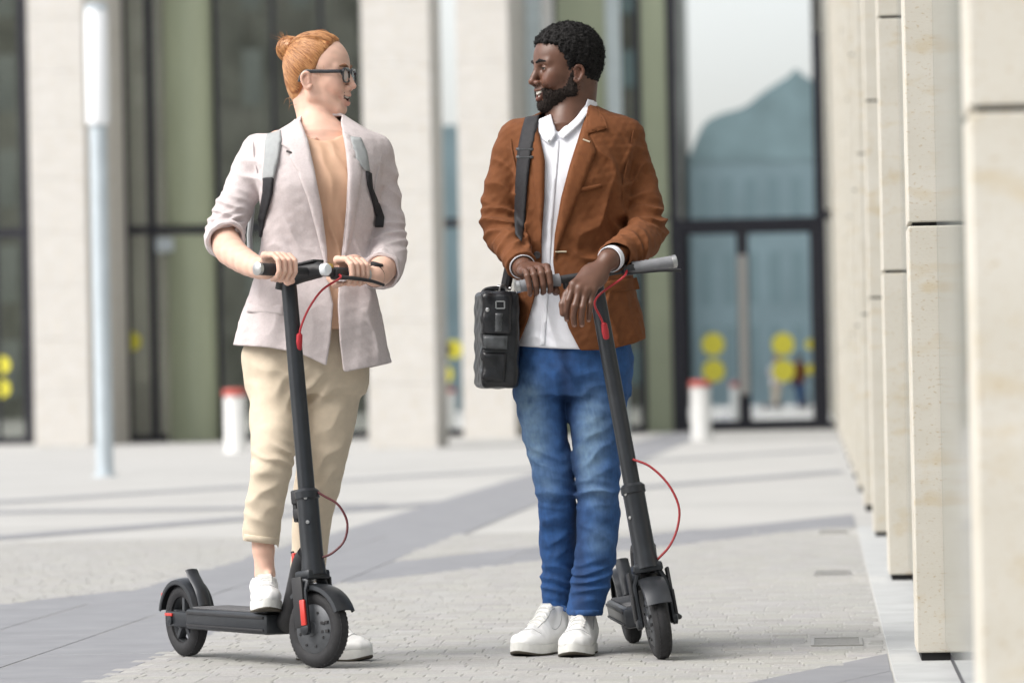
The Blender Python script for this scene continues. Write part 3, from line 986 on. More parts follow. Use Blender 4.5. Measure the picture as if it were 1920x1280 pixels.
M['mat_rubber'] = mat('deck_mat', (0.10, 0.10, 0.105), 0.8, var=0.2, vscale=120, bump=0.5, bscale=400)

class Scooter:
    def __init__(s, front, rear_px, wb, rake, lean, steer, label, grip_mat, look):
        s.o = np.array(front); s.o[2] = 0
        # heading: rear wheel at distance wb, seen at pixel column rear_px
        best = None
        for a in np.linspace(-math.pi, 0, 1441):
            q = s.o - wb * np.array([math.cos(a), math.sin(a), 0])
            if q[1] < s.o[1]: continue
            qx = 960 + FPX * q[0] / q[1] + ROLL * (CAMH - .1) * FPX / q[1]
            e = abs(qx - rear_px)
            if best is None or e < best[0]: best = (e, a)
        a = best[1]
        s.f = np.array([math.cos(a), math.sin(a), 0])
        l0 = np.array([-math.sin(a), math.cos(a), 0]); z = np.array([0, 0, 1.0])
        s.l = l0 * math.cos(lean) - z * math.sin(lean)
        s.u = z * math.cos(lean) + l0 * math.sin(lean)
        s.wb, s.rake, s.steer = wb, rake, steer
        s.ax = np.array([-math.sin(rake), 0, math.cos(rake)])
        s.root = tag(empty('kick_scooter', s.o), label, 'scooter', 'electric kick scooters')
        s.grip_mat, s.look = grip_mat, look
        s.RL = Matrix.Rotation(steer, 3, Vector(s.ax))
        s.build()
    def U(s, p):
        return s.o + p[0] * s.f + p[1] * s.l + p[2] * s.u
    def S(s, p):
        """steered part: p = (forward, left, along the stem) seen from the front axle"""
        c, sn = math.cos(s.rake), math.sin(s.rake)
        q = np.array([p[0] * c - p[2] * sn, p[1], p[0] * sn + p[2] * c])
        q = np.array(s.RL @ Vector(q))
        return s.U(q + np.array([0, 0, 0.108]))
    def part(s, name, mb, m, steer=False, parent=None, smooth=True, sharp=35):
        return mb.build(name, m, parent or s.root, fn=s.S if steer else s.U, smooth=smooth, sharp=sharp)
    def wheel(s, name, steer, cx):
        z0 = 0.0 if steer else 0.108
        c = (cx, 0, z0)
        t = MB()
        prof = [(0.0835 + 0.0245 * math.cos(a), 0.0245 * math.sin(a)) for a in np.linspace(-2.3, 2.3, 17)]
        t.lathe(c, (0, 1, 0), prof, 56, closed=True)
        w = s.part(name, t, M['tyre'], steer)
        tr = MB()
        for k in range(52):
            a = k * 2 * math.pi / 52
            for sgn in (-1, 1):
                aa = a + (0.05 if sgn > 0 else 0)
                ct, st_ = math.cos(aa), math.sin(aa)
                tr.box((cx + 0.1027 * ct, sgn * 0.0090, z0 + 0.1027 * st_), (0.0035, 0.0042, 0.0038), [[ct, 0, st_], [0, 1, 0], [-st_, 0, ct]])
        s.part('tread', tr, M['tyre'], steer, w, smooth=False, sharp=None)
        rim = MB()
        if steer:
            rim.lathe(c, (0, 1, 0), [(0, -.030), (.020, -.030), (.022, -.026), (.062, -.024), (.070, -.018), (.084, -.014), (.084, .014), (.070, .018), (.062, .024), (.022, .026), (.020, .030), (0, .030)], 40)
            s.part('hub_motor', rim, M['hub'], steer, w)
            b = MB()
            for sg in (-1, 1):
                for k in range(8):
                    a = k * math.pi / 4 + .2
                    b.lathe((cx + .050 * math.cos(a), sg * .0245, z0 + .050 * math.sin(a)), (0, sg, 0), [(.0038, -.002), (.0038, .003), (.0, .0035)], 8)
                for k in (0, 1):
                    b.box((cx + .058, sg * .0235, z0 - .012 + .024 * k), (.006, .003, .004))
                    b.box((cx + .04, sg * .0235, z0 - .012 + .024 * k), (.004, .003, .004))
            s.part('bolt', b, M['scoot_dark'], steer, w, smooth=False)
        else:
            rim.lathe(c, (0, 1, 0), [(.070, -.017), (.085, -.015), (.085, .015), (.070, .017), (.066, .008), (.066, -.008)], 40, closed=True)
            rim.lathe(c, (0, 1, 0), [(0, -.025), (.024, -.025), (.026, -.02), (.026, .02), (.024, .025), (0, .025)], 20)
            for k in range(5):
                a = k * 2 * math.pi / 5 + .3
                ct, st_ = math.cos(a), math.sin(a)
                rim.box((cx + .046 * ct, 0, z0 + .046 * st_), (.024, .012, .008), [[ct, 0, st_], [0, 1, 0], [-st_, 0, ct]], .003)
            s.part('rim', rim, M['hub'], steer, w)
            bd = MB()
            bd.lathe((cx, .031, z0), (0, 1, 0), [(.030, -.001), (.055, -.001), (.055, .001), (.030, .001)], 36, closed=True)
            bd.lathe((cx, .031, z0), (0, 1, 0), [(0, -.004), (.014, -.004), (.014, .006), (0, .006)], 16)
            for k in range(5):
                a = k * 2 * math.pi / 5
                ct, st_ = math.cos(a), math.sin(a)
                bd.box((cx + .022 * ct, .031, z0 + .022 * st_), (.012, .001, .003), [[ct, 0, st_], [0, 1, 0], [-st_, 0, ct]])
            s.part('brake_disc', bd, M['steel'], steer, w)
        return w
    def arc(s, mb, cx, z0, R, a0, a1, w, th, n=22, lip=0.012):
        """mudguard: a curved strip over a wheel, with side lips"""
        A = np.linspace(a0, a1, n)
        sec = [(-w, -lip), (-w * .96, -.001), (-w * .6, .003), (0, .005), (w * .6, .003), (w * .96, -.001), (w, -lip)]
        sec = sec + [(y * .94, h - th) for y, h in sec[::-1]]
        m = len(sec)
        V = []
        for a in A:
            for y, h in sec:
                V.append((cx + (R + h) * math.cos(a), y, z0 + (R + h) * math.sin(a)))
        F = [[i * m + j, i * m + (j + 1) % m, (i + 1) * m + (j + 1) % m, (i + 1) * m + j] for i in range(n - 1) for j in range(m)]
        F += [list(range(m))[::-1], [(n - 1) * m + j for j in range(m)]]
        mb.add(V, F)
    def build(s):
        wb = s.wb
        # deck: long flat battery box, rounded edges, tapering nose that climbs to the steering head
        d = MB()
        d.box((-(wb * .5 + .02), 0, .117), (wb / 2 - .150, .074, .030), None, .012)
        s.part('deck', d, M['scoot'])
        dm = MB(); dm.box((-(wb * .5 + .02), 0, .149), (wb / 2 - .175, .060, .003), None, .002)
        dk = s.part('deck_mat', dm, M['mat_rubber'])
        rb = MB()
        for sg in (-1, 1):
            rb.box((-(wb * .5 + .02), sg * .0755, .135), (wb / 2 - .165, .002, .004), None, .001)
            rb.box((-(wb * .5 + .02), sg * .0755, .100), (wb / 2 - .165, .002, .003), None, .001)
        s.part('side_rail', rb, M['scoot_dark'])
        nk = MB()
        pth = spline([(-.185, 0, .118), (-.150, 0, .135), (-.115, 0, .20), (-.075, 0, .285), (-.045, 0, .315)], 16)
        nk.tube(pth, np.linspace(.031, .027, 16), 14, flat=((0, 1, 0), 1.35))
        s.part('neck', nk, M['scoot_dark'])
        hook = MB(); hook.tube(spline([(-.09, 0, .27), (-.115, 0, .292), (-.135, 0, .30), (-.145, 0, .318)], 10), .0055, 8)
        s.part('cable_guide', hook, M['scoot_dark'])
        rr = MB(); rr.box((-.112, 0, .300), (.008, .018, .016), None, .004)
        s.part('red_clip', rr, M['reflector'])
        # rear: fork arms, mudguard, tail lamp, kick stand
        fk = MB()
        for sg in (-1, 1):
            fk.box((-wb + .052, sg * .045, .112), (.085, .007, .022), None, .005)
            fk.lathe((-wb, sg * .054, .108), (0, sg, 0), [(.013, -.004), (.013, .004), (.0, .006)], 14)
        s.part('rear_fork', fk, M['scoot'])
        for sg in (-1, 1):
            q = MB(); q.box((-wb - .010, sg * .0535, .124), (.022, .003, .0045), None, .001)
            s.part('reflector', q, M['reflector'])
        mg = MB()
        s.arc(mg, -wb, .108, .1165, math.radians(20), math.radians(168), .036, .003)
        s.part('rear_mudguard', mg, M['scoot'])
        st = MB()
        st.tube(spline([(-wb + .118, 0, .150), (-wb + .095, 0, .195), (-wb + .05, 0, .235), (-wb + .035, 0, .252)], 10), .008, 8, flat=((0, 1, 0), 2.6))
        s.part('mudguard_hook', st, M['scoot'])
        tl = MB(); tl.box((-wb - .118, 0, .170), (.006, .020, .014), [[.87, 0, .5], [0, 1, 0], [-.5, 0, .87]], .004)
        s.part('tail_lamp', tl, M['reflector'])
        ks = MB(); ks.tube([(-.30, .076, .105), (-.36, .10, .085), (-.43, .105, .08)], .007, 8)
        s.part('kick_stand', ks, M['scoot_dark'])
        s.wheel('rear_wheel', False, -wb)
        # steered part
        s.wheel('front_wheel', True, 0.0)
        fr = MB()
        for sg in (-1, 1):
            fr.tube([(0, sg * .047, -.012), (0, sg * .047, .05), (-.004, sg * .045, .105), (-.006, sg * .028, .142)], [.017, .016, .017, .020], 10, flat=((0, 1, 0), .55))
            fr.lathe((0, sg * .050, 0), (0, sg, 0), [(.017, -.006), (.017, .006), (.010, .009), (0, .009)], 16)
        fr.box((-.006, 0, .150), (.030, .042, .014), None, .008)
        s.part('fork', fr, M['scoot'], True)
        for sg in (-1, 1):
            q = MB(); q.box((.004, sg * .0575, .045), (.0095, .004, .036), None, .003)
            s.part('reflector', q, M['reflector'] if s.look == 0 else M['scoot_dark'], True)
            q = MB(); q.box((-.012, sg * .0555, .075), (.020, .004, .070), None, .003)
            s.part('fork_cover', q, M['scoot_dark'], True)
        mg = MB(); s.arc(mg, 0, 0, .121, math.radians(18), math.radians(125), .036, .003)
        s.part('front_mudguard', mg, M['scoot'], True)
        lc = MB(); lc.tube([(0, 0, .150), (0, 0, .20), (0, 0, .30), (0, 0, .385)], [.036, .0315, .031, .031], 18)
        lc.lathe((0, 0, .372), (0, 0, 1), [(.031, -.012), (.035, -.008), (.035, .010), (.027, .018)], 20)
        s.part('steering_column', lc, M['scoot'], True)
        la = MB()
        la.box((-.038, .0, .372), (.014, .016, .020), None, .005)
        la.box((-.040, .0, .325), (.012, .014, .015), None, .005)
        la.box((-.046, .0, .348), (.008, .010, .045), None, .004)
        s.part('folding_latch', la, M['scoot_dark'], True)
        bl = MB()
        for h in (.363, .295): bl.lathe((.0, -.0, h), (.6, -.8, 0), [(.005, .028), (.005, .0335), (0, .034)], 10)
        s.part('screw', bl, M['steel'], True)
        sm = MB(); sm.tube([(0, 0, .380), (0, 0, .65), (0, 0, .93), (0, 0, .968)], [.0238, .0232, .0222, .0225], 20)
        s.part('stem', sm, M['scoot'], True)
        HB = 0.985
        ex = .054 if s.look == 0 else 0.0
        hd = MB()
        hd.tube([(-.022, 0, .955), (-.012, 0, HB - .002), (.03 + ex * .5, 0, HB + .004), (.075 + ex, 0, HB + .002), (.092 + ex, 0, HB - .004)], [.024, .026, .026, .023, .015], 14, flat=((0, 1, 0), 1.1))
        s.part('stem_head', hd, M['scoot_dark'], True)
        ds = MB(); ds.box((.028 + ex * .6, 0, HB + .027), (.045 + ex * .4, .022, .004), None, .003)
        s.part('display', ds, M['scoot_dark'], True)
        hl = MB(); hl.lathe(((.098 if s.look == 0 else .080) + ex, 0, HB - .002), (1, 0, -.1), [(.017, -.02), (.018, .004), (.014, .010), (0, .012)], 18)
        s.part('head_lamp', hl, M['lamp_clear'], True)
        BX = .046 + ex; s.HB, s.BX = HB, BX
        bar = MB(); bar.tube([(BX, y, HB) for y in (-.20, -.1, 0, .1, .20)], .0115, 14)
        s.part('handlebar', bar, M['scoot_dark'], True)
        for sg in (-1, 1):
            gp = MB()
            pr = [(.0, -.002), (.0155, .0), (.0175, .004)] + [(.0165 + .0012 * (k % 2), .008 + k * .0058) for k in range(18)] + [(.0185, .118), (.0185, .124), (.0115, .126)]
            gp.lathe((BX, sg * (.210 if s.look == 0 else .228), HB), (0, -sg, 0), pr, 20)
            gr = s.part('grip', gp, s.grip_mat, True)
            ec = MB(); e0 = .210 if s.look == 0 else .228
            ec.lathe((BX, sg * e0, HB), (0, sg, 0), [(.0165, -.010), (.0185, -.008), (.0185, .002), (.012, .005), (0, .005)], 20)
            s.part('end_cap', ec, M['steel'], True, gr)
        # brake lever on the rider's left, throttle on the right, bell
        bk = MB()
        bk.box((BX + .004, .092, HB - .004), (.015, .018, .014), None, .005)
        bk.tube(spline([(BX + .014, .085, HB - .012), (BX + .040, .120, HB - .020), (BX + .048, .175, HB - .026), (BX + .040, .232, HB - .034)], 12), np.linspace(.0075, .0055, 12), 10, flat=((0, 0, 1), .8))
        s.part('brake_lever', bk, M['scoot_dark'], True)
        th = MB(); th.box((BX - .012, -.088, HB - .012), (.016, .007, .014), None, .004)
        s.part('throttle', th, M['scoot_dark'], True)
        be = MB() if s.look == 0 else None
        if be: be.lathe((BX, .062, HB + .012), (0, 0, 1), [(.015, 0), (.016, .004), (.013, .012), (.005, .016), (0, .016)], 16)
        if be: s.part('bell', be, M['brass'], True)
        # brake cable: red loop from the bar into the stem, and a second loop at the column
        c1 = MB(); c1.tube(spline([(BX + .018, .085, HB - .008), (BX + .042, .062, HB - .022), (.100, .030, HB - .050), (.060, .012, HB - .095), (.029, .004, HB - .145), (.024, .0, HB - .175)] if s.look == 0 else
                                  [(BX + .018, .085, HB - .008), (BX + .050, .065, HB - .030), (.070, .0, HB - .060), (.052, -.020, HB - .085), (.030, -.006, HB - .125), (.024, .0, HB - .155)], 24), .0032, 8)
        s.part('brake_cable', c1, M['red_cable'], True)
        cl = MB(); zc = HB - (.182 if s.look == 0 else .158)
        cl.lathe((.021, 0, zc), (.25, 0, 1), [(.004, .022), (.0085, .018), (.010, 0), (.010, -.022), (.006, -.030)], 14)
        s.part('cable_sleeve', cl, M['red_cable'], True)
        if s.look == 0:
            pts = [(.022, .006, .385), (.045, .02, .365), (.075, .045, .335), (.088, .060, .285), (.078, .052, .235), (.050, .030, .205), (.030, .010, .195)]
        else:
            pts = [(.022, .012, .455), (.035, .055, .425), (.050, .094, .365), (.050, .111, .300), (.045, .098, .245), (.035, .070, .200), (.015, .036, .172), (.0, .015, .160)]
        c2 = MB(); c2.tube(spline(pts, 30), .0034, 8)
        s.part('brake_cable', c2, M['dark_cable'] if s.look == 0 else M['deep_red'], True)
        # where hands can hold on
        s.grip = {sg: (s.S((BX, sg * .170, HB)), (s.S((BX, 0, HB)) - s.S((BX, sg * .17, HB))) / .17) for sg in (-1, 1)}

sc1 = Scooter(G(599, 1251), 349, .80, math.radians(8.0), 0.0, math.radians(15),
              'grey electric kick scooter with its black handlebar held by the woman in the pale jacket', M['grip_black'], 0)
sc2 = Scooter(G(1244, 1235), 1186, .84, math.radians(8.0), math.radians(-8.5), math.radians(3),
              'grey electric kick scooter seen head on, leaning against the man in the brown jacket', M['grip_grey'], 1)
def topx(p):
    r = p - np.array([0, 0, CAMH]); r = r / r[1]
    u = r[0]; v = (r[2] - math.sin(PITCH)) / math.cos(PITCH)
    u2, v2 = u - ROLL * v, v + ROLL * u
    return round(960 + FPX * u2), round(640 - FPX * v2), round(float(p[1]), 2)
for s_ in (sc1, sc2):
    print('SC', 'head', topx(s_.S((.04, 0, s_.HB))), 'gripR', topx(s_.grip[-1][0]), 'gripL', topx(s_.grip[1][0]), 'deck', topx(s_.U((-.2, 0, .15))), topx(s_.U((-.6, 0, .15))), 'rear', topx(s_.U((-s_.wb, 0, 0))))
print('scooters', round(time.time() - T0, 1))

# ------------------------------------------------------------------ people
def norm(v):
    v = np.asarray(v, float)
    return v / np.linalg.norm(v)

class Head:
    """head frame: x forward, y to the person's left, z up; origin between the ears"""
    def __init__(s, o, fwd, tilt, sc):
        f = norm([fwd[0], fwd[1], 0]); l = np.cross([0, 0, 1.0], f); u = np.array([0, 0, 1.0])
        c, sn = math.cos(tilt), math.sin(tilt)
        s.A = np.array([f * c + u * sn, l, u * c - f * sn]); s.o = np.asarray(o, float); s.sc = sc
    def __call__(s, p): return s.o + s.sc * (np.asarray(p, float) @ s.A)
    def inv(s, V): return ((V - s.o) @ s.A.T) / s.sc

def head_shape(F, H, male, k=0.008, gap=.0088):
    sc = H.sc
    E = lambda c, r, k=k, cut=False: F.ell(H(c), np.array(r) * sc, H.A, k, cut)
    K = lambda a, b, ra, rb=None, k=k, cut=False: F.cone(H(a), H(b), ra * sc, (ra if rb is None else rb) * sc, k, cut)
    E((0.000, 0, .047), (.094, .074, .086), 0)
    E((.030, 0, .040), (.064, .064, .066), .02)              # forehead
    E((.034, 0, -.030), (.054, .056, .066), .03)             # mid face
    jw = .052 if male else .046
    for s in (-1, 1):
        K((.002, s * jw, -.050), (.066, s * .018, -.087), .0195, .018, .022)      # jaw
        K((.000, s * .060, .000), (.004, s * jw, -.050), .014, .017, .02)
        E((.058, s * .040, -.008), (.026, .022, .022), .022)                     # cheek bone
        E((.072, s * .036, -.026), (.020, .019, .019), .014)                     # smiling cheek
        K((.083, s * .012, .030), (.074, s * .045, .030), .0105, .008, .014)      # brow
    E((.072, 0, -.092), (.017, .020, .014), .014)            # chin
    K((.086, 0, .028), (.103, 0, -.006), .0085, .0085, .012)  # nose bridge
    tip = .1115 if male else .1125
    K((.100, 0, -.006), (tip, 0, -.022), .0085, .0105 if male else .0090, .008)
    for s in (-1, 1):
        E((.099, s * (.014 if male else .011), -.027), (.0105, .0085, .008), .006)
    E((.086, 0, -.052), (.016, .026, .022), .012)            # muzzle
    for s in (-1, 1):                                       # eye sockets
        E((.091, s * .033, .012), (.012, .016, .010), .010, True)
        E((.0765, s * .0325, .0125), (.0138, .0138, .0138), .003)               # lids
        E((.0900, s * .0325, .0118), (.008, .0118, .0028), .0015, True)
    # mouth: open smile
    for s in (-1, 1):
        K((.0985, 0, -.0475), (.0775, s * .0290, -.0475), .0056, .0034, .005)
        K((.0945, 0, -.0720), (.0770, s * .0280, -.0520), .0070, .0034, .005)
        E((.0985, s * .006, -.0315), (.004, .0035, .003), .002, True)            # nostrils
    def smile(X, Y, Z):
        x, y, z = X - H.o[0], Y - H.o[1], Z - H.o[2]
        q = [(H.A[i][0] * x + H.A[i][1] * y + H.A[i][2] * z) / sc for i in range(3)]
        zz = q[2] + .0600 - .0080 * (q[1] / .0245) ** 2
        k0 = np.sqrt(((q[0] - .098) / .021) ** 2 + (q[1] / .0250) ** 2 + (zz / gap) ** 2)
        return (k0 - 1) * gap * sc
    m_ = H((.098, 0, -.058))
    F.add(smile, m_ - .026, m_ + .026, .002, True)
    # ears
    for s in (-1, 1):
        e0 = np.array([-.001 if male else -.004, s * .073, -.007]); es = .80
        ep = [(.012, .001, -.020), (.000, .006, -.030), (-.014, .010, -.014), (-.020, .014, .008), (-.013, .013, .024), (.001, .009, .027), (.010, .003, .016)]
        F.limb([H(e0 + es * np.array([a, s * b, c])) for a, b, c in ep], np.array([.0042, .0050, .0042, .0038, .0038, .0038, .0034]) * sc, .003, .004, 3)
        E(e0 + np.array([-.003, s * .001, .000]), (.011, .007, .019), .006)
        E(e0 + np.array([.001, s * .011, -.002]), (.005, .006, .008), .003, True)

def eyes(H, root, iris, open_=1.0):
    for s in (-1, 1):
        c = np.array([.0765, s * .0325, .0125])
        m = MB(); m.lathe(H(c), H.A[0], [(0.0125 * H.sc * math.sin(a), -0.0125 * H.sc * math.cos(a)) for a in np.linspace(0.01, math.pi - .01, 14)], 20)
        e = m.build('eye', M['eye_white'], root)
        d = norm(H.A[0] + 0.0 * H.A[1])
        m = MB(); m.lathe(H(c) + d * .0102 * H.sc, d, [(.0080 * H.sc, -.004), (.0068 * H.sc, .0012), (.0, .0028)], 18)
        m.build('iris', iris, e)
        m = MB(); m.tube([H((.0765 + .0147 * math.cos(t_) * .97, s * .0325 + .0147 * math.sin(t_), .0158 - .002 * abs(math.sin(t_)))) for t_ in np.linspace(-.85, .85, 9)], .0011, 5)
        m.build('eyelashes', M['lash'], root)

def finger_grip(F, c, b, ef, eu, wrist, r=0.0270, order=(.032, .0115, -.0095, -.029), k=.004, fat=1.0, thumb=True, len_=1.0):
    """a hand closed round a bar: c on the bar, b along the bar towards the thumb, ef away from the body, eu up"""
    def at(off, ang, R): return c + off * b + R * (math.cos(math.radians(ang)) * ef + math.sin(math.radians(ang)) * eu)
    wr = np.asarray(wrist, float)
    mcps = []
    L = (1.0, 1.06, 1.0, .88)
    for i, off in enumerate(order):
        w = .0088 * fat * (1, 1.02, .98, .88)[i]
        mcp = at(off * 1.06, 118, r + .018)
        mcps.append(mcp)
        pts = [mcp, at(off, 72, r + .015), at(off, 38, r + .0135), at(off * .97, -8, r + .009), at(off * .95, -48 * L[i], r + .006), at(off * .93, -92 * L[i], r + .002)]
        F.limb(pts, [w * 1.22, w * 1.02, w * 1.12, w * .98, w * .92, w * .80], .0015, .0035)
        F.cone(wr + (mcp - wr) * .12, mcp, .0150 * fat, .0118 * fat, .010)
    mid = np.mean(mcps, 0)
    pc = wr + (mid - wr) * .58
    X = norm(mid - wr); Y = norm(b - X * X.dot(b)); Z = np.cross(X, Y)
    F.ell(pc, (.046, .036 * fat, .0165 * fat), [X, Y, Z], .012)
    if thumb:
        q = [wr + (mid - wr) * .25 + b * .020, at(.042, 165, r + .018), at(.050, 200, r + .010), at(.050, 245, r + .008), at(.047, 285, r + .004)]
        F.limb(q, np.array([.0150, .0125, .0112, .0105, .0085]) * fat, .003, .012)

def limb_pts(px):
    return [P(a, b, y) for a, b, y in px]

def rows(lst):
    out = []
    for py, xl, xr, yf, yb in lst:
        ym = (yf + yb) / 2
        a, b = P(xl, py, ym), P(xr, py, ym)
        out.append(((a[2] + b[2]) / 2, a[0], b[0], yf, yb))
    return out

def xz(pts, y):
    return np.array([P(a, b, y)[[0, 2]] for a, b in pts])

def bounds(pxs, y0, y1, h):
    ps = np.array([P(a, b, (y0 + y1) / 2) for a, b in pxs])
    return Field((ps[:, 0].min(), y0, ps[:, 2].min()), (ps[:, 0].max(), y1, ps[:, 2].max()), h)

def halfspace(p, n):
    p, n = np.asarray(p, float), norm(n)
    return lambda X, Y, Z: (X - p[0]) * n[0] + (Y - p[1]) * n[1] + (Z - p[2]) * n[2]

def below(line, y):
    """keep what lies above a hem line given in pixels"""
    q = xz(line, y)
    def fn(X, Y, Z):
        return np.interp(X.ravel(), q[:, 0], q[:, 1])[:, None, None] - Z
    return fn

def skin_col(V, H, base, lip, blush, male):
    q = H.inv(V)
    c = np.tile(np.array(base, float), (len(V), 1))
    def mix(w, col): 
        c[:] = c * (1 - w[:, None]) + np.array(col) * w[:, None]
    g = lambda p, r: np.exp(-(((q - np.array(p)) / np.array(r)) ** 2).sum(1))
    for s in (-1, 1):
        mix(.55 * g((.07, s * .045, -.022), (.025, .02, .018)), blush)
        mix(.5 * g((-.005, s * .082, .0), (.025, .02, .025)), blush)
    mix(.5 * g((.115, 0, -.022), (.014, .014, .012)), blush)
    lipw = np.zeros(len(V))
    for s in (-1, 1):
        for a, b_, r in (((.0985, 0, -.0475), (.0775, s * .0290, -.0475), .0048), ((.0945, 0, -.0720), (.0770, s * .0280, -.0520), .0066)):
            a, b_ = np.array(a), np.array(b_)
            ab = b_ - a
            t = np.clip(((q - a) @ ab) / (ab @ ab), 0, 1)
            d = np.linalg.norm(q - a - t[:, None] * ab, axis=1)
            lipw = np.maximum(lipw, np.clip(1.9 - d / (r * (1 - .45 * t)), 0, 1))
    mix(.85 * lipw, lip)
    mouth = (np.abs(q[:, 1]) < .024) & (np.abs(q[:, 2] + .0595 - .0085 * (np.abs(q[:, 1]) / .0235)) < .0095) & (q[:, 0] > .062) & (q[:, 0] < .0925)
    c[mouth] = (.06, .012, .012)
    n = Noise(.03, 8, 4)(V.astype(np.float32))
    c *= (1 + .04 * n)[:, None]
    return np.clip(c, 0, 1)

def teeth(H, root, big=1.0):
    m = MB()
    for sgn, z, h, x0 in ((1, -.0550, .0056, .0950), (-1, -.0660, .0026, .0885)):
        for i in range(-4, 5):
            y = i * .0048
            x = x0 - (abs(i) * .0048) ** 2 * (20.0 if big < 1 else 17.0)
            m.box(H((x - .002 * (big < 1), y, z + (.001 if big < 1 else 0) + .0062 * (abs(i) / 5) ** 1.3)), np.array((.003, .00215, h * big * (1 - .05 * abs(i)))) * H.sc, H.A, .001)
    m.build('teeth', M['tooth'], root)

def hair_strands(H, root, name, m, paths, r=.0006, n=7):
    mb = MB()
    for p in paths:
        mb.tube(spline([H(q) for q in p], n), np.linspace(r, r * .4, n), 4, cap=False)
    return mb.build(name, m, root)

def shoe(root, heel, toe_dir, L, W, m_up, m_sole, m_dark, sole_h=.026, top=.085, tilt=0.0, h=.0035):
    """heel: ground point under the heel; toe_dir: unit vector"""
    f = norm(toe_dir); l = np.cross([0, 0, 1.0], f); u = np.array([0, 0, 1.0])
    if tilt: 
        f, u = f * math.cos(tilt) + u * math.sin(tilt), u * math.cos(tilt) - f * math.sin(tilt)
    A = np.array([f, l, u]); o = np.asarray(heel, float)
    T = lambda a, b, c: o + a * f + b * l + c * u
    ctr = T(L * .5, 0, .06)
    R = L * .62
    F = Field(ctr - np.array([R, R, .085]), ctr + np.array([R, R, .11]), h)
    w = W / 2
    F.ell(T(L * .76, .0, sole_h + .014), (L * .23, w * .94, .030), A, 0)
    F.ell(T(L * .50, 0, sole_h + .024), (L * .30, w * .82, .040), A, .02)
    F.ell(T(L * .20, 0, sole_h + .028), (L * .20, w * .76, .045), A, .02)
    F.cone(T(L * .24, 0, sole_h + .045), T(L * .20, 0, top + .004), w * .78, w * .70, .02)
    F.cone(T(L * .62, 0, sole_h + .036), T(L * .34, 0, top - .004), w * .42, w * .52, .02)
    F.keep(halfspace(T(0, 0, sole_h), -u))
    F.keep(halfspace(T(L * .2, 0, top), u * .95 - f * .18))
    F.cone(T(L * .22, 0, top - .03), T(L * .17, 0, top + .03), w * .52, w * .60, .004, cut=True)
    F.displace(lambda p: .0012 * Noise(.035, 8, 3)(p))
    F.folds([(T(L * .60, 0, sole_h + .035), f, .018, .0022, .03)], 5)
    V, Q = F.mesh()
    s = obj('shoe', V, Q, m_up, root)
    # sole
    def foot(t): return w * np.interp(t, [0, .06, .2, .45, .7, .86, .95, 1], [.30, .62, .74, .70, .98, .86, .58, .14])
    ts = np.concatenate([np.linspace(0, .1, 5), np.linspace(.15, .85, 12), np.linspace(.88, 1, 7)])
    ring = [(t * L * 1.015 - .004, foot(t) * 1.03 - .0) for t in ts] + [(t * L * 1.015 - .004, -foot(t) * 1.03) for t in ts[::-1]]
    def slab(z0, z1, e0, e1, name, mm, par):
        c = np.mean(ring, 0)
        n = len(ring)
        V = []
        for z, e in ((z0, e0), ((z0 + z1) / 2, 0), (z1, e1)):
            for a, b in ring:
                d = np.array([a, b]) - c
                k_ = 1 - e / np.linalg.norm(d)
                q = c + d * k_
                rise = .012 * max(0, (q[0] / L - .75) / .25) ** 2
                V.append(T(q[0], q[1], z + rise))
        Fc = [[i * n + j, i * n + (j + 1) % n, (i + 1) * n + (j + 1) % n, (i + 1) * n + j] for i in range(2) for j in range(n)]
        Fc += [list(range(n))[::-1], [2 * n + j for j in range(n)]]
        MB().add(V, Fc).build(name, mm, par, sharp=50)
    slab(.005, sole_h + .004, .001, .002, 'sole', m_sole, s)
    slab(.0, .006, .003, .001, 'outsole', m_dark, s)
    lc = MB()
    from mathutils.bvhtree import BVHTree
    bv = BVHTree.FromPolygons([tuple(v) for v in V], [tuple(int(i) for i in f) for f in Q])
    def on_top(a, b, off):
        h_ = bv.ray_cast(Vector(T(a, b, .3)), Vector(-u))
        return None if h_[0] is None else np.array(h_[0]) + off * u
    def run(mb, ab, r, off=.0005):
        p = [q for q in (on_top(a, b, off) for a, b in ab) if q is not None]
        if len(p) > 3: mb.tube(p, r, 6)
    for i in range(6):
        t = .40 + i * .048
        run(lc, [(L * (t + .012 * (1 - (j / 6 - 1) ** 2) * (-1) + .012), w * .40 * (j / 6 - 1)) for j in range(13)], .0030, .0012)
    lc.build('lace', m_sole, s)
    sm = MB()
    for sg in (-1, 1):
        run(sm, [(L * t, sg * w * (.46 - .10 * (t - .38) / .3)) for t in np.linspace(.37, .69, 16)], .0014)
        run(sm, [(L * t, sg * w * .66) for t in np.linspace(.28, .50, 12)], .0012)
    run(sm, [(L * (.73 + .03 * (1 - b * b)), w * .74 * b) for b in np.linspace(-1, 1, 21)], .0014)
    sm.build('stitching', M['shoe_seam'], s)
    return s

M['skin_w'] = mat('fair_skin', (1, 1, 1), 0.5, tint=True, var=0.06, vscale=60, bump=0.08, bscale=500, sss=0.12, spec=0.35)
M['skin_m'] = mat('dark_skin', (1, 1, 1), 0.42, tint=True, var=0.10, vscale=60, bump=0.10, bscale=500, sss=0.05, spec=0.5)
M['eye_white'] = mat('eye_white', (0.42, 0.40, 0.38), 0.4, spec=0.3)
M['lash'] = mat('dark_lash', (0.02, 0.015, 0.012), 0.8)
M['iris_w'] = mat('grey_iris', (0.08, 0.09, 0.09), 0.35)
M['iris_m'] = mat('brown_iris', (0.015, 0.008, 0.005), 0.4, spec=0.2)
M['tooth'] = mat('tooth', (0.80, 0.77, 0.70), 0.25)
M['hair_w'] = mat('red_hair', (1, 1, 1), 0.42, tint=True, var=0.08, vscale=60, spec=0.5)
M['hair_ws'] = mat('red_hair_strand', (0.46, 0.21, 0.075), 0.45)
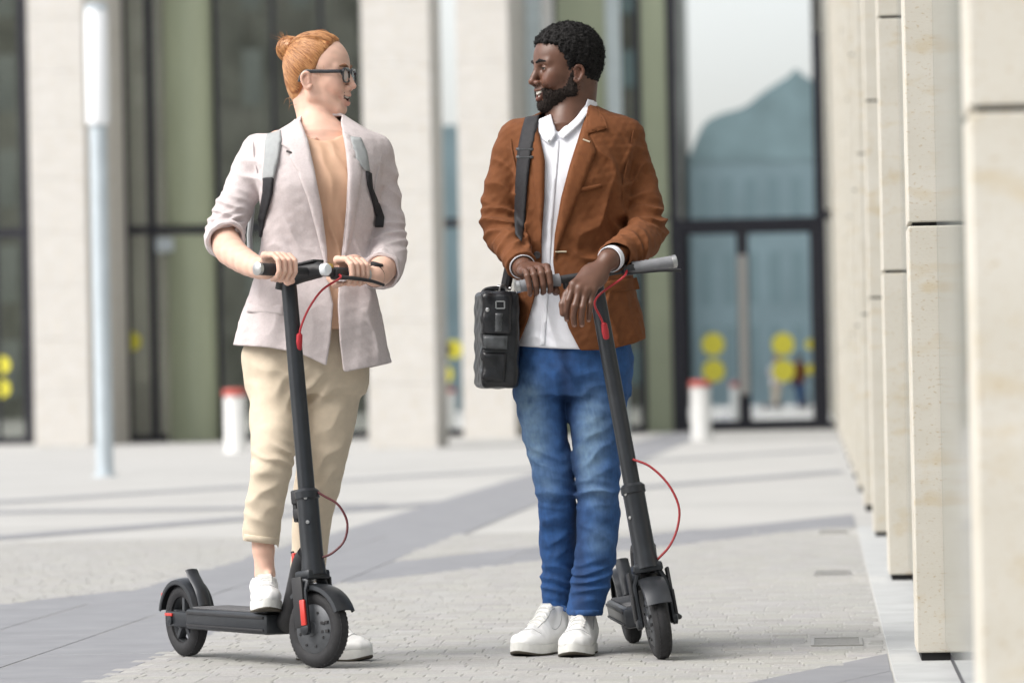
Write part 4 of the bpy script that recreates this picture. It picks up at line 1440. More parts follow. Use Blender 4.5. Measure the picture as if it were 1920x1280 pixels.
M['hair_m'] = mat('black_hair', (0.010, 0.009, 0.009), 0.75, var=0.5, vscale=130, bump=1.0, bscale=190, spec=0.25)
M['brow_w'] = mat('auburn_brow', (0.22, 0.10, 0.05), 0.7, var=0.3, vscale=200)
M['blazer_w'] = mat('pale_pink_linen', (0.60, 0.535, 0.535), 0.85, var=0.05, vscale=160, bump=0.35, bscale=300, weave=0.35, wscale=300, sheen=0.1)
M['blouse'] = mat('peach_blouse', (0.60, 0.375, 0.25), 0.6, var=0.05, vscale=20, bump=0.1, bscale=60)
M['chino'] = mat('beige_cotton', (0.61, 0.515, 0.395), 0.8, var=0.05, vscale=40, bump=0.15, bscale=300, weave=0.2, wscale=500)
M['leather_w'] = mat('white_leather', (0.78, 0.78, 0.77), 0.45, var=0.03, vscale=30, bump=0.1, bscale=150)
M['rubber_w'] = mat('white_rubber', (0.70, 0.70, 0.67), 0.6, var=0.06, vscale=60)
M['shoe_seam'] = mat('shoe_seam', (0.42, 0.42, 0.42), 0.8)
M['outsole'] = mat('brown_outsole', (0.07, 0.06, 0.045), 0.8)
M['strap_grey'] = mat('grey_strap', (0.34, 0.355, 0.36), 0.8, var=0.06, vscale=60, weave=0.3, wscale=300)
M['webbing'] = mat('black_webbing', (0.014, 0.014, 0.017), 0.7, var=0.3, vscale=80, weave=0.3, wscale=400)
M['glasses'] = mat('black_acetate', (0.012, 0.013, 0.017), 0.2, coat=0.6)
M['button_dark'] = mat('dark_button', (0.05, 0.04, 0.04), 0.4)

# ================================================================== the woman
def build_woman():
    Y0 = 12.86
    base = P(585, 1236, 12.75); base[2] = 0.0
    skin = np.array([.74, .475, .37])
    H = Head(P(594, 149, 12.93), (math.cos(math.radians(15)), -math.sin(math.radians(15))), math.radians(-1), .985)
    F = Field(P(380, 1240, 12.95) * [1, 0, 0] + [0, 12.22, 0.14], P(770, 50, 12.7) * [1, 0, 1] + [0, 13.06, 0], .0030,
              [((9, 9, .14), (9, 9, .34), .004), ((9, 9, .34), (9, 9, .90), .008), (H.o - [.115, .10, .125], H.o + [.130, .10, .145], .0019)])
    head_shape(F, H, False, gap=.0070)
    nb = P(600, 262, 12.90)
    F.cone(H((-.030, 0, -.035)), nb + [-.004, .02, .02], .047, .050, .012)
    F.cone(H((-.024, 0, -.050)), P(600, 244, 12.88), .034, .042, .014)
    F.cone(P(520, 272, 12.90), P(680, 272, 12.91), .040, .040, .05)
    F.ell(P(600, 320, 12.88), (.13, .085, .14), None, .05)
    F.loft(rows([(260, 540, 660, 12.84, 12.97), (330, 500, 692, 12.775, 12.98), (460, 508, 686, 12.80, 12.94), (560, 490, 690, 12.79, 12.96)]), .04)
    for s, c in ((-1, P(590, 262, 12.80)), (1, P(638, 262, 12.81))):          # collar bones
        F.cone(c, c + [s * .055, .02, .006], .007, .007, .014)
    # arms
    wrL, wrR = P(499, 507, 12.50), P(700, 519, 12.665)
    F.limb(limb_pts([(480, 292, 12.90), (450, 360, 12.88), (421, 447, 12.80)]), [.043, .040, .038], .01)
    F.limb([P(421, 447, 12.80), P(432, 470, 12.74), P(466, 494, 12.61), wrL], [.039, .0405, .033, .0255], .012, sub=3)
    F.limb(limb_pts([(702, 294, 12.92), (722, 380, 12.92), (728, 470, 12.89)]), [.043, .040, .040], .01)
    F.limb([P(728, 470, 12.89), P(722, 495, 12.80), P(712, 512, 12.72), wrR], [.040, .039, .034, .0265], .012, sub=3)
    # hands on the handlebar
    up = np.array([0, 0, 1.0])
    for sg, wr, cut in ((-1, wrL, 0), (1, wrR, 0)):
        c, b = sc1.grip[sg]
        c = sc1.S((sc1.BX, sg * (.132 if sg < 0 else .150), sc1.HB))
        ef = norm(np.cross(b, up) * (1 if np.cross(b, up)[1] < 0 else -1))
        finger_grip(F, c, b, ef, norm(np.cross(ef, b) * (1 if np.cross(ef, b)[2] > 0 else -1)), wr, r=.0265, fat=.92)
    # legs of the same body inside the trousers, down to the ankle that shows above the shoe
    F.limb(limb_pts([(575, 560, 12.88), (520, 670, 12.865), (512, 850, 12.735), (490, 985, 12.735), (494, 1030, 12.735), (497, 1075, 12.735), (497, 1110, 12.72)]), [.06, .055, .036, .034, .030, .0275, .03], .01)
    F.limb(limb_pts([(610, 560, 12.88), (625, 690, 12.885), (600, 880, 12.90), (580, 1060, 12.95)]), [.06, .06, .045, .035], .01)
    F.ell(P(505, 1078, 12.71), (.012, .02, .014), None, .012)
    V, Q = F.mesh()
    col = skin_col(V, H, skin, (.56, .24, .20), (.74, .40, .31), False)
    root = obj('person', V, Q, M['skin_w'], None, base, col=col)
    tag(root, 'red haired woman in glasses and pale pink blazer, one foot on a scooter', 'person', 'people with scooters')
    eyes(H, root, M['iris_w'])
    teeth(H, root, .72)
    # hair: swept back into a bun
    HF = Field(H.o - [.155, .13, .13], H.o + [.13, .13, .19], .0020)
    sc = H.sc
    HF.ell(H((-.002, 0, .050)), np.array([.098, .0790, .0885]) * sc, H.A)
    HF.ell(H((.026, 0, .046)), np.array([.068, .069, .067]) * sc, H.A, .02)
    HF.ell(H((-.042, 0, -.005)), np.array([.050, .060, .072]) * sc, H.A, .03)
    side = np.array([(.064, .160), (.0665, .118), (.058, .098), (.044, .078), (.030, .055), (.021, .030), (.014, .008), (.008, -.002), (.004, .012), (-.006, .020), (-.021, .014),
                     (-.028, -.008), (-.034, -.03), (-.040, -.062), (-.055, -.076), (-.2, -.07), (-.2, .2), (.06, .2)])
    hax, hfn = H, None
    def side_fn(X, Y, Z):
        x, y, z = X - H.o[0], Y - H.o[1], Z - H.o[2]
        q = [(H.A[i][0] * x + H.A[i][1] * y + H.A[i][2] * z) / sc for i in range(3)]
        q0 = q[0] - .006 * np.cos(np.clip(q[1] / .06, -1.5, 1.5)) * 1.0
        return poly_sdf(q0.astype(float), (q[2] + 0 * q0).astype(float), side) * sc
    HF.keep(side_fn, .014)
    bun = np.array([-.084, .0, .090])
    def strands(p):
        q = H.inv(p)
        d = q - bun * .9
        th = np.arctan2(d[:, 1], -(d[:, 0] * .75 + d[:, 2] * .66) + 1e-6)
        th2 = np.arctan2(d[:, 1], d[:, 0] * .66 - d[:, 2] * .75)
        w = Noise(.05, 5, 2)(p)
        return np.sin(th2 * 15 + 1.0 * w) * .6 + np.sin(th2 * 34 + 1.2 * w + 1) * .4
    HF.displace(lambda p: .0007 * strands(p))
    # bun: coiled
    BF = Field(H(bun) - .065, H(bun) + .065, .0024)
    BF.ell(H(bun), np.array([.036, .039, .037]) * sc, H.A)
    for i in range(3):
        pts = []
        for t in np.linspace(0, 2 * math.pi * .95, 14):
            a = t + i * 2.1
            rr = .026 - .004 * i
            pts.append(H(bun + np.array([.012 - .013 * i + .006 * math.sin(2 * a), rr * math.cos(a), rr * math.sin(a) * .95])))
        BF.limb(pts, np.linspace(.0135, .010, 14), .004, .006)
    def coil(p):
        q = H.inv(p) - bun
        a = np.arctan2(q[:, 2], q[:, 1]); r = np.hypot(q[:, 1], q[:, 2])
        return np.sin((r * 1.4 + q[:, 0] * .9) * 900 + 2 * Noise(.03, 5, 5)(p) + a)
    BF.displace(lambda p: .0007 * coil(p))
    def hcol(V, fn):
        t = fn(V.astype(np.float32)) * .5 + .5
        n = Noise(.02, 8, 12)(V.astype(np.float32)) * .25
        t = np.clip(t + n, 0, 1)[:, None]
        return np.array([.25, .080, .020]) * (1 - t) + np.array([.56, .28, .11]) * t
    V, Q = HF.mesh(); Vh, Qh = V, Q; hair = obj('hair', V, Q, M['hair_w'], root, col=hcol(V, strands))
    V, Q = BF.mesh(); obj('hair_bun', V, Q, M['hair_w'], hair, col=hcol(V, coil))
    g = np.random.default_rng(3)
    from mathutils.bvhtree import BVHTree
    bvh = BVHTree.FromPolygons([tuple(v) for v in Vh], [tuple(int(i) for i in f) for f in Qh])
    ctr = np.array([-.005, 0, .040])
    starts = [(.062, .100), (.050, .088), (.040, .072), (.028, .052), (.020, .030), (.012, .010), (-.026, .020), (-.030, .0), (-.034, -.03), (-.042, -.060), (-.058, -.070)]
    sp_ = spline([(a, 0, b) for a, b in starts], 60)
    stv, stf, stc = [], [], []
    for i in range(900):
        s = g.choice([-1, 1])
        if i % 3 == 0: q0 = np.array([.066 - .01 * g.random(), s * g.uniform(0, .05), .108])
        else:
            k_ = sp_[g.integers(0, 60)]; q0 = np.array([k_[0] + g.normal(.004, .005), s * .075, k_[2] + g.normal(0, .004)])
        pth = []
        e = bun + g.normal(0, .008, 3) + np.array([.018, 0, -.014])
        mid_ = (q0 + e) / 2 + np.array([0, s * .010, .014])
        for t in np.linspace(g.uniform(-.02, .25), 1, 11):
            q = q0 * (1 - t) ** 2 + 2 * mid_ * t * (1 - t) + e * t * t
            d = q - ctr; d /= np.linalg.norm(d)
            dw = norm(H(ctr + d) - H(ctr))
            hit = bvh.ray_cast(Vector(H(ctr) + dw * .2), Vector(-dw))
            if hit[0] is None: break
            pth.append(np.array(hit[0]) + dw * (g.uniform(-.0003, .0012) if i % 9 else g.uniform(.001, .0045)))
        if len(pth) < 5: continue
        m0 = MB(); m0.tube(pth, np.interp(np.linspace(0, 1, len(pth)), [0, .2, .8, 1], [.0004, .0010, .0010, .0006]), 4, cap=False)
        tcol = np.array([.22, .070, .018]) * (1 - (u_ := g.beta(1.5, 1.5))) + np.array([.66, .345, .145]) * u_
        V0 = m0.V[0]; stf += [[a + sum(len(x) for x in ()) + len_off for a in f] for f in m0.F] if (len_off := sum(len(x) for x in stv)) or True else []
        stv.append(V0); stc.append(np.tile(tcol, (len(V0), 1)))
    for i in range(170):                            # strands wound round the bun
        ax_ = norm(g.normal(size=3) * [.25, 1, 1] + [1.2, 0, .2]) if i % 3 else norm(g.normal(size=3))
        e1 = norm(np.cross(ax_, [0.1, .3, 1])); e2 = np.cross(ax_, e1)
        w_ = g.normal(0, .05); off = g.uniform(-.026, .026); a0 = g.uniform(0, 6.28); R_ = math.sqrt(.0385 ** 2 - off ** 2)
        pth = [H(bun + ax_ * off + R_ * (math.cos(a0 + t) * e1 + math.sin(a0 + t) * e2) * (1 + g.normal(0, .012))) for t in np.linspace(0, g.uniform(1.2, 2.6), 10)]
        m0 = MB(); m0.tube(pth, .0011, 4, cap=False)
        tcol = np.array([.18, .055, .014]) * (1 - (u_ := g.beta(1.6, 1.6))) + np.array([.66, .33, .12]) * u_
        len_off = sum(len(x) for x in stv)
        stf += [[a + len_off for a in f] for f in m0.F]
        stv.append(m0.V[0]); stc.append(np.tile(tcol, (len(m0.V[0]), 1)))
    so = obj('hair_strands', np.concatenate(stv), np.array(stf), M['hair_w'], hair, col=np.concatenate(stc))
    so['kind'] = 'stuff'
    paths = []
    for i in range(90):
        a = g.uniform(-1.2, 1.2)
        s0 = np.array([.066, .0, .112]) + np.array([-.02 * abs(a), .05 * a, -.03 * abs(a)])
        m_ = np.array([.0, .055 * a, .140 + g.uniform(-.004, .006) - .02 * abs(a)])
        paths.append([s0, (s0 + m_) / 2 + np.array([0, 0, .012]), m_, bun + np.array([.02, .01 * a, .03])])
    for i in range(44):
        a, e = g.uniform(0, 6.28), g.uniform(-.4, 1.2)
        d = np.array([-math.cos(e) * .6, math.cos(a) * .8, math.sin(a) * .8 + .3])
        p0 = bun + d * .030
        paths.append([p0, p0 + d * .010 + g.normal(0, .004, 3), p0 + d * .016 + g.normal(0, .008, 3)])
    for i in range(8):
        s = g.choice([-1, 1])
        p0 = np.array([g.uniform(.02, .05), s * g.uniform(.066, .073), g.uniform(.02, .06)])
        paths.append([p0, p0 + np.array([-.004, s * .003, -.012]), p0 + np.array([-.002 + g.normal(0, .004), s * .004, -.030])])
    for i in range(8):
        p0 = np.array([g.uniform(-.075, -.045), g.uniform(-.045, .045), g.uniform(-.075, -.03)])
        paths.append([p0 * [1, 1, 1], p0 + np.array([-.012, 0, -.004]), p0 + np.array([-.014 + g.normal(0, .004), 0, -.018])])
    hair_strands(H, hair, 'loose_hair', M['hair_ws'], paths, .0005)
    for s in (-1, 1):
        BW = Field(H((.075, s * .032, .036)) - .04, H((.075, s * .032, .036)) + .04, .0018)
        BW.limb([H((.0980, s * .014, .0330)), H((.0950, s * .030, .0375)), H((.0835, s * .046, .034))], [.0040, .0044, .0030], .002, 0)
        V, Q = BW.mesh(); obj('eyebrow', V, Q, M['brow_w'], root)
    # glasses
    gl = MB()
    gx = .1015
    def rim(s):
        cy, cz, hw, hh = s * .0335, .0065, .0265, .0195
        pts = []
        for a in np.linspace(0, 2 * math.pi, 41)[:-1]:
            ca, sa = math.cos(a), math.sin(a)
            e = 2 / 3.6
            y = cy + hw * np.sign(ca) * abs(ca) ** e
            z = cz + hh * np.sign(sa) * abs(sa) ** e
            pts.append((gx - .10 * max(0, abs(y) - .02) ** 1.2, y, z))
        return pts
    rims = {s: rim(s) for s in (-1, 1)}
    for s in (-1, 1):
        p = rims[s] + rims[s][:1]
        gl.tube([H(q) for q in p], [.0031 if q[2] < .014 else .0048 for q in p], 8, cap=False)
    gl.tube([H((gx, y, .0135 + .002 * math.cos(y * 200))) for y in np.linspace(-.009, .009, 7)], .0026, 8)
    for s in (-1, 1):
        t = spline([(gx - .006, s * .0605, .0175), (gx - .016, s * .0665, .0175), (.05, s * .0725, .0175), (.005, s * .0760, .0185), (-.012, s * .0775, .0165), (-.024, s * .078, .004), (-.029, s * .077, -.012)], 24)
        gl.tube([H(q) for q in t], .0052, 8, flat=(H.A[1], .38))
    eg = gl.build('eyeglasses', M['glasses'], root)
    for s in (-1, 1):
        p = [H(q) for q in rims[s]]
        c = np.mean(p, 0)
        MB().add([c] + p, [[0, 1 + i, 1 + (i + 1) % len(p)] for i in range(len(p))]).build('lens', M['lens'], eg)
    print('woman head', round(time.time() - T0, 1))

    # blazer
    J = bounds([(370, 205), (775, 712)], 12.60, 13.06, .0035)
    R = rows([(212, 572, 640, 12.86, 12.97), (222, 556, 652, 12.83, 12.98), (240, 528, 684, 12.80, 12.99), (262, 486, 714, 12.765, 13.0), (300, 474, 722, 12.735, 13.0), (345, 482, 716, 12.715, 12.99),
              (400, 490, 708, 12.735, 12.975), (455, 489, 700, 12.76, 12.965), (520, 474, 700, 12.75, 12.98), (580, 456, 712, 12.73, 13.0), (650, 436, 727, 12.72, 13.02), (712, 424, 740, 12.715, 13.03)])
    J.loft(R, 0)
    J.limb(limb_pts([(486, 286, 12.885), (456, 352, 12.875), (424, 428, 12.815), (421, 452, 12.79)]), [.055, .052, .054, .053], .014, .03, sub=2)
    J.limb(limb_pts([(700, 288, 12.90), (717, 370, 12.91), (727, 455, 12.885), (722, 494, 12.815), (714, 510, 12.77)]), [.056, .052, .053, .054, .052], .014, .03, sub=2)
    hm = J.front().blur(3)
    el, er = P(421, 440, 12.80), P(727, 460, 12.88)
    J.folds([(P(410, 395, 12.78), (.25, .1, 1), .026, .0062, (.07, .08, .055)), (P(440, 420, 12.76), (-.5, .2, 1), .022, .0070, (.045, .06, .04)),
             (P(470, 330, 12.83), (.7, 0, 1), .045, .0045, (.05, .06, .06)), (P(735, 440, 12.85), (-.2, .1, 1), .030, .0065, (.05, .08, .05)),
             (P(738, 360, 12.87), (.5, 0, 1), .05, .0045, (.05, .06, .08)), (P(690, 480, 12.78), (1, 0, .55), .055, .0060, (.06, .08, .07)),
             (P(565, 440, 12.74), (.9, 0, .5), .085, .0040, (.08, .08, .08)), (P(500, 600, 12.74), (1, 0, .05), .11, .0055, (.10, .1, .12)),
             (P(690, 610, 12.74), (1, 0, -.1), .10, .0060, (.09, .1, .12)), (P(510, 500, 12.76), (.4, 0, 1), .06, .0045, (.06, .06, .05))], 3, gain=1.12)
    J.displace(lambda p: .0018 * Noise(.13, 10, 21)(p) + .0005 * Noise(.028, 10, 22)(p))
    J.shell(.011)
    J.keep(below([(370, 640), (432, 646), (500, 651), (560, 661), (613, 686), (636, 692), (648, 697), (732, 679), (780, 665)], 12.72))
    # sleeves end below the elbow
    J.add(halfspace(P(420, 441, 12.80), norm(P(421, 440, 12.79) - P(445, 490, 12.64)) * [1, .4, 1]), P(370, 500, 12.6) * [1, 0, 1] + [0, 12.55, 0], P(452, 405, 12.9) * [1, 0, 1] + [0, 12.95, 0], 0, cut=False) if False else None
    fa = norm(P(445, 485, 12.62) - P(421, 447, 12.80))
    def cuffL(X, Y, Z):
        c = P(424, 446, 12.775)
        ax = fa
        d = (X - c[0]) * ax[0] + (Y - c[1]) * ax[1] + (Z - c[2]) * ax[2]
        rad = np.sqrt((X - c[0]) ** 2 + (Y - c[1]) ** 2 + (Z - c[2]) ** 2) - .085
        return np.maximum(-d, rad)
    c = P(424, 446, 12.775)
    J.add(cuffL, c - .09, c + .09, 0, True)
    fb = norm(P(705, 515, 12.68) - P(724, 490, 12.82))
    def cuffR(X, Y, Z):
        c = P(716, 505, 12.765)
        d = (X - c[0]) * fb[0] + (Y - c[1]) * fb[1] + (Z - c[2]) * fb[2]
        rad = np.sqrt((X - c[0]) ** 2 + (Y - c[1]) ** 2 + (Z - c[2]) ** 2) - .075
        return np.maximum(-d, rad)
    c = P(716, 505, 12.765)
    J.add(cuffR, c - .08, c + .08, 0, True)
    op = xz([(566, 190), (560, 226), (577, 262), (590, 320), (603, 390), (611, 455), (614, 500), (618, 540), (625, 570), (620, 640), (612, 690), (611, 720), (646, 720), (643, 690), (637, 640), (633, 570), (635, 520), (642, 455), (649, 390), (652, 330), (648, 285), (641, 244), (636, 225), (640, 190)], 12.74)
    J.prism(op, 12.5, 12.885, .004)
    V, Q = J.mesh(); jk = obj('blazer', V, Q, M['blazer_w'], root)
    cut_line = None
    # lapels and collar
    hm2 = hm
    lapL = xz([(548, 218), (561, 224), (577, 262), (591, 322), (604, 392), (613, 470), (614, 508), (604, 480), (592, 430), (577, 372), (556, 318), (543, 296), (545, 284), (526, 270), (534, 240)], 12.74)
    lapR = xz([(640, 243), (649, 285), (654, 330), (652, 392), (645, 458), (639, 515), (652, 470), (664, 420), (673, 370), (680, 320), (676, 300), (668, 296), (672, 284), (656, 252)], 12.74)
    for poly, nm in ((lapL, 'lapel'), (lapR, 'lapel')):
        V, Q = drape(hm2, poly, .010, .007); obj(nm, V, Q, M['blazer_w'], jk)
    for x, y in ((543, 284),):
        V, Q = drape(hm2, xz([(x - 6, y - 3), (x + 6, y + 1), (x + 5, y + 5), (x - 7, y + 1)], 12.74), .0125, .004, .004, .002); obj('buttonhole', V, Q, M['button_dark'], jk)
    # pocket flaps, cuff turn-ups
    for poly in (xz([(462, 566), (532, 572), (531, 590), (460, 584)], 12.74),):
        V, Q = drape(hm2, poly, .0065, .005, .006, .004); obj('pocket_flap', V, Q, M['blazer_w'], jk)
    for cc, aa, rr_ in ((P(425, 449, 12.765), fa, .0545), (P(716, 506, 12.76), fb, .0520)):      # sleeves pushed up into a soft roll
        m = MB(); m.lathe(cc, aa, [(rr_ - .004, .006), (rr_ + .002, .004), (rr_ + .003, -.006), (rr_ + .001, -.022), (rr_ - .006, -.030), (rr_ - .010, -.020), (rr_ - .010, .0)], 30, closed=True)
        nz = Noise(.05, 8, 17)
        m.build('cuff', M['blazer_w'], jk, fn=lambda v: v + .004 * float(nz(v[None].astype(np.float32))[0]) * norm(v - cc))
    for pth in ([(470, 262), (474, 300), (484, 340), (489, 372)], [(716, 266), (712, 300), (704, 340), (702, 380)]):       # arm-hole seams
        q = spline([(a, b, 0) for a, b in pth], 12)[:, :2]
        V, Q = drape(hm2, xz([(a - 1.6, b) for a, b in q] + [(a + 1.6, b) for a, b in q[::-1]], 12.74), .0030, .003, .006, .002); obj('seam', V, Q, M['blazer_w'], jk)
    # blouse
    B = bounds([(520, 205), (700, 712)], 12.70, 13.02, .0045)
    B.loft([(z, a + .010, b - .010, f + .017, k_ - .02) for z, a, b, f, k_ in R if z < P(600, 232, 12.8)[2]], 0)
    B.folds([(P(612, 330, 12.75), (1, 0, .35), .05, .004, (.06, .08, .10)), (P(628, 470, 12.75), (1, 0, .1), .035, .005, (.05, .08, .10)), (P(620, 270, 12.79), (.4, 0, 1), .035, .003, (.05, .06, .03))], 8)
    neck = P(606, 236, 12.83)
    B.ell(neck + [.004, -.01, .0], (.062, .075, .052), None, .006, True)
    B.keep(below([(500, 618), (720, 618)], 12.8))
    V, Q = B.mesh(); obj('blouse', V, Q, M['blouse'], root)
    print('woman blazer', round(time.time() - T0, 1))
    # trousers
    T = bounds([(440, 596), (710, 1105)], 12.60, 13.08, .0045)
    T.loft(rows([(590, 482, 690, 12.775, 12.98), (660, 458, 694, 12.76, 12.99), (700, 459, 692, 12.765, 12.985), (740, 470, 684, 12.79, 12.97)]), 0)
    T.limb(limb_pts([(513, 665, 12.865), (512, 770, 12.80), (512, 850, 12.715), (497, 945, 12.72), (490, 1000, 12.735), (490, 1024, 12.735)]), [.080, .065, .060, .053, .048, .046], .012, .03, sub=3)
    T.limb(limb_pts([(627, 690, 12.885), (617, 780, 12.885), (600, 880, 12.885), (585, 975, 12.92), (579, 1040, 12.94), (577, 1100, 12.95)]), [.087, .077, .067, .055, .049, .045], .012, .03, sub=3)
    T.folds([(P(515, 862, 12.65), (.3, 0, 1), .040, .0060, (.08, .08, .03)), (P(545, 850, 12.68), (.6, 0, 1), .03, .006, (.05, .06, .04)), (P(485, 975, 12.70), (.4, 0, 1), .05, .0030, (.07, .07, .05)),
             (P(600, 860, 12.82), (-.75, 0, 1), .06, .0045, (.09, .09, .09)), (P(570, 730, 12.79), (-.8, 0, 1), .05, .006, (.07, .08, .06)), (P(512, 700, 12.79), (.5, 0, 1), .07, .004, (.08, .08, .06)),
             (P(630, 740, 12.80), (-.4, 0, 1), .07, .004, (.08, .08, .08)), (P(500, 920, 12.67), (-.5, 0, 1), .06, .004, (.07, .07, .07))], 12)
    T.displace(lambda p: .0022 * Noise(.12, 10, 31)(p))
    T.keep(below([(440, 1012), (476, 1014), (520, 1020), (540, 1094), (545, 1096), (700, 1096)], 12.75))
    T.cone(P(491, 1050, 12.735), P(491, 985, 12.735), .040, .038, .003, True)
    V, Q = T.mesh(); tr = obj('trousers', V, Q, M['chino'], root)
    thm = T.front().blur(2)
    for poly in (xz([(457, 1000), (522, 1008), (521, 1019), (458, 1011)], 12.7),):
        V, Q = drape(thm, poly, .004, .004, .006, .003); obj('hem', V, Q, M['chino'], tr)
    V, Q = drape(thm, xz([(553, 690), (557, 690), (561, 780), (558, 780)], 12.7), .0035, .003, .006, .002); obj('seam', V, Q, M['chino'], tr)
    # shoes: one on the deck, one on the ground behind the front wheel
    dk = sc1.U((-.26, 0, .152))
    tq = P(497, 1148, 12.57)
    zdk = .152
    shoe(root, [tq[0] - .012, 12.715, zdk], (.10, -1, 0), .245, .092, M['leather_w'], M['rubber_w'], M['outsole'], top=.088)
    heel = P(562, 1237, 12.82); heel[2] = 0.0
    shoe(root, heel, (.84, -.54, 0), .25, .092, M['leather_w'], M['rubber_w'], M['outsole'])
    # wrist watch
    wd = norm(P(712, 512, 12.72) - wrR)
    w = MB(); w.lathe(P(703, 517, 12.682), wd, [(.016, -.009), (.0325, -.009), (.0330, .0), (.0325, .009), (.016, .009)], 28, closed=True)
    wt = w.build('wristwatch', M['webbing'], root)
    w = MB(); w.lathe(P(703, 517, 12.682) + np.array([.006, -.002, .031]), (.25, -.1, .9), [(0, -.004), (.018, -.004), (.019, .003), (.0165, .006), (0, .006)], 28)
    w.build('watch_case', M['webbing'], wt)
    # backpack: straps over the blazer, pack on the back
    bp = tag(empty('backpack', P(600, 400, 13.06)), 'grey backpack with black webbing straps worn over the pale pink blazer', 'backpack')
    hs = J.front() if False else hm2
    for poly, mm, nm in ((xz([(497, 246), (524, 240), (527, 262), (522, 300), (514, 336), (490, 336), (494, 296), (494, 262)], 12.74), 'strap_grey', 'shoulder_strap'),
                         (xz([(655, 254), (676, 256), (688, 284), (694, 322), (684, 320), (668, 300), (660, 276)], 12.74), 'strap_grey', 'shoulder_strap'),
                         (xz([(492, 330), (514, 330), (511, 362), (504, 385), (494, 412), (487, 444), (482, 442), (480, 408), (484, 386), (490, 360)], 12.74), 'webbing', 'webbing_strap'),
                         (xz([(685, 318), (697, 324), (699, 352), (712, 384), (719, 404), (717, 424), (701, 424), (703, 404), (696, 374), (688, 346)], 12.74), 'webbing', 'webbing_strap')):
        V, Q = drape(hm2, poly, .013, .010, .006, .005); obj(nm, V, Q, M[mm], bp)
    K_ = Field(P(460, 620, 13.1) * [1, 0, 1] + [0, 12.99, 0], P(730, 230, 13.1) * [1, 0, 1] + [0, 13.28, 0], .006)
    K_.rbox(P(594, 400, 13.11), (.125, .075, .20), None, .05)
    K_.rbox(P(594, 450, 13.20), (.10, .04, .11), None, .03, .02)
    K_.displace(lambda p: .003 * Noise(.1, 8, 44)(p))
    V, Q = K_.mesh(); obj('pack', V, Q, M['strap_grey'], bp)
    w = MB(); w.tube(limb_pts([(487, 300, 13.03), (474, 380, 13.0), (468, 440, 12.985), (470, 500, 13.01)]), .018, 10, flat=((1, 0, 0), .45))
    w.build('side_strap', M['strap_grey'], bp)
    return root

# ================================================================== the man
M['jacket_m'] = mat('rust_brown_cotton', (0.160, 0.056, 0.019), 0.85, var=0.09, vscale=60, bump=0.2, bscale=300, weave=0.35, wscale=300, spec=0.3)
M['shirt'] = mat('white_shirt', (0.74, 0.75, 0.80), 0.7, var=0.02, vscale=40, bump=0.1, bscale=200)
M['jeans'] = mat('blue_denim', (1, 1, 1), 0.82, tint=True, var=0.22, vscale=60, bump=0.25, bscale=400, weave=0.4, wscale=380)
M['bag_leather'] = mat('black_leather', (0.012, 0.0125, 0.015), 0.32, var=0.35, vscale=25, bump=0.35, bscale=60)
M['bag_grey'] = mat('worn_grey_leather', (0.07, 0.075, 0.08), 0.35, var=0.35, vscale=25, bump=0.3, bscale=60)
M['beard'] = mat('dark_beard', (0.017, 0.012, 0.010), 0.8, var=0.4, vscale=150, bump=0.8, bscale=220, spec=0.2)
M['nail_m'] = mat('finger_nail', (0.34, 0.19, 0.14), 0.3)
M['stitch'] = mat('pale_thread', (0.55, 0.48, 0.36), 0.8)

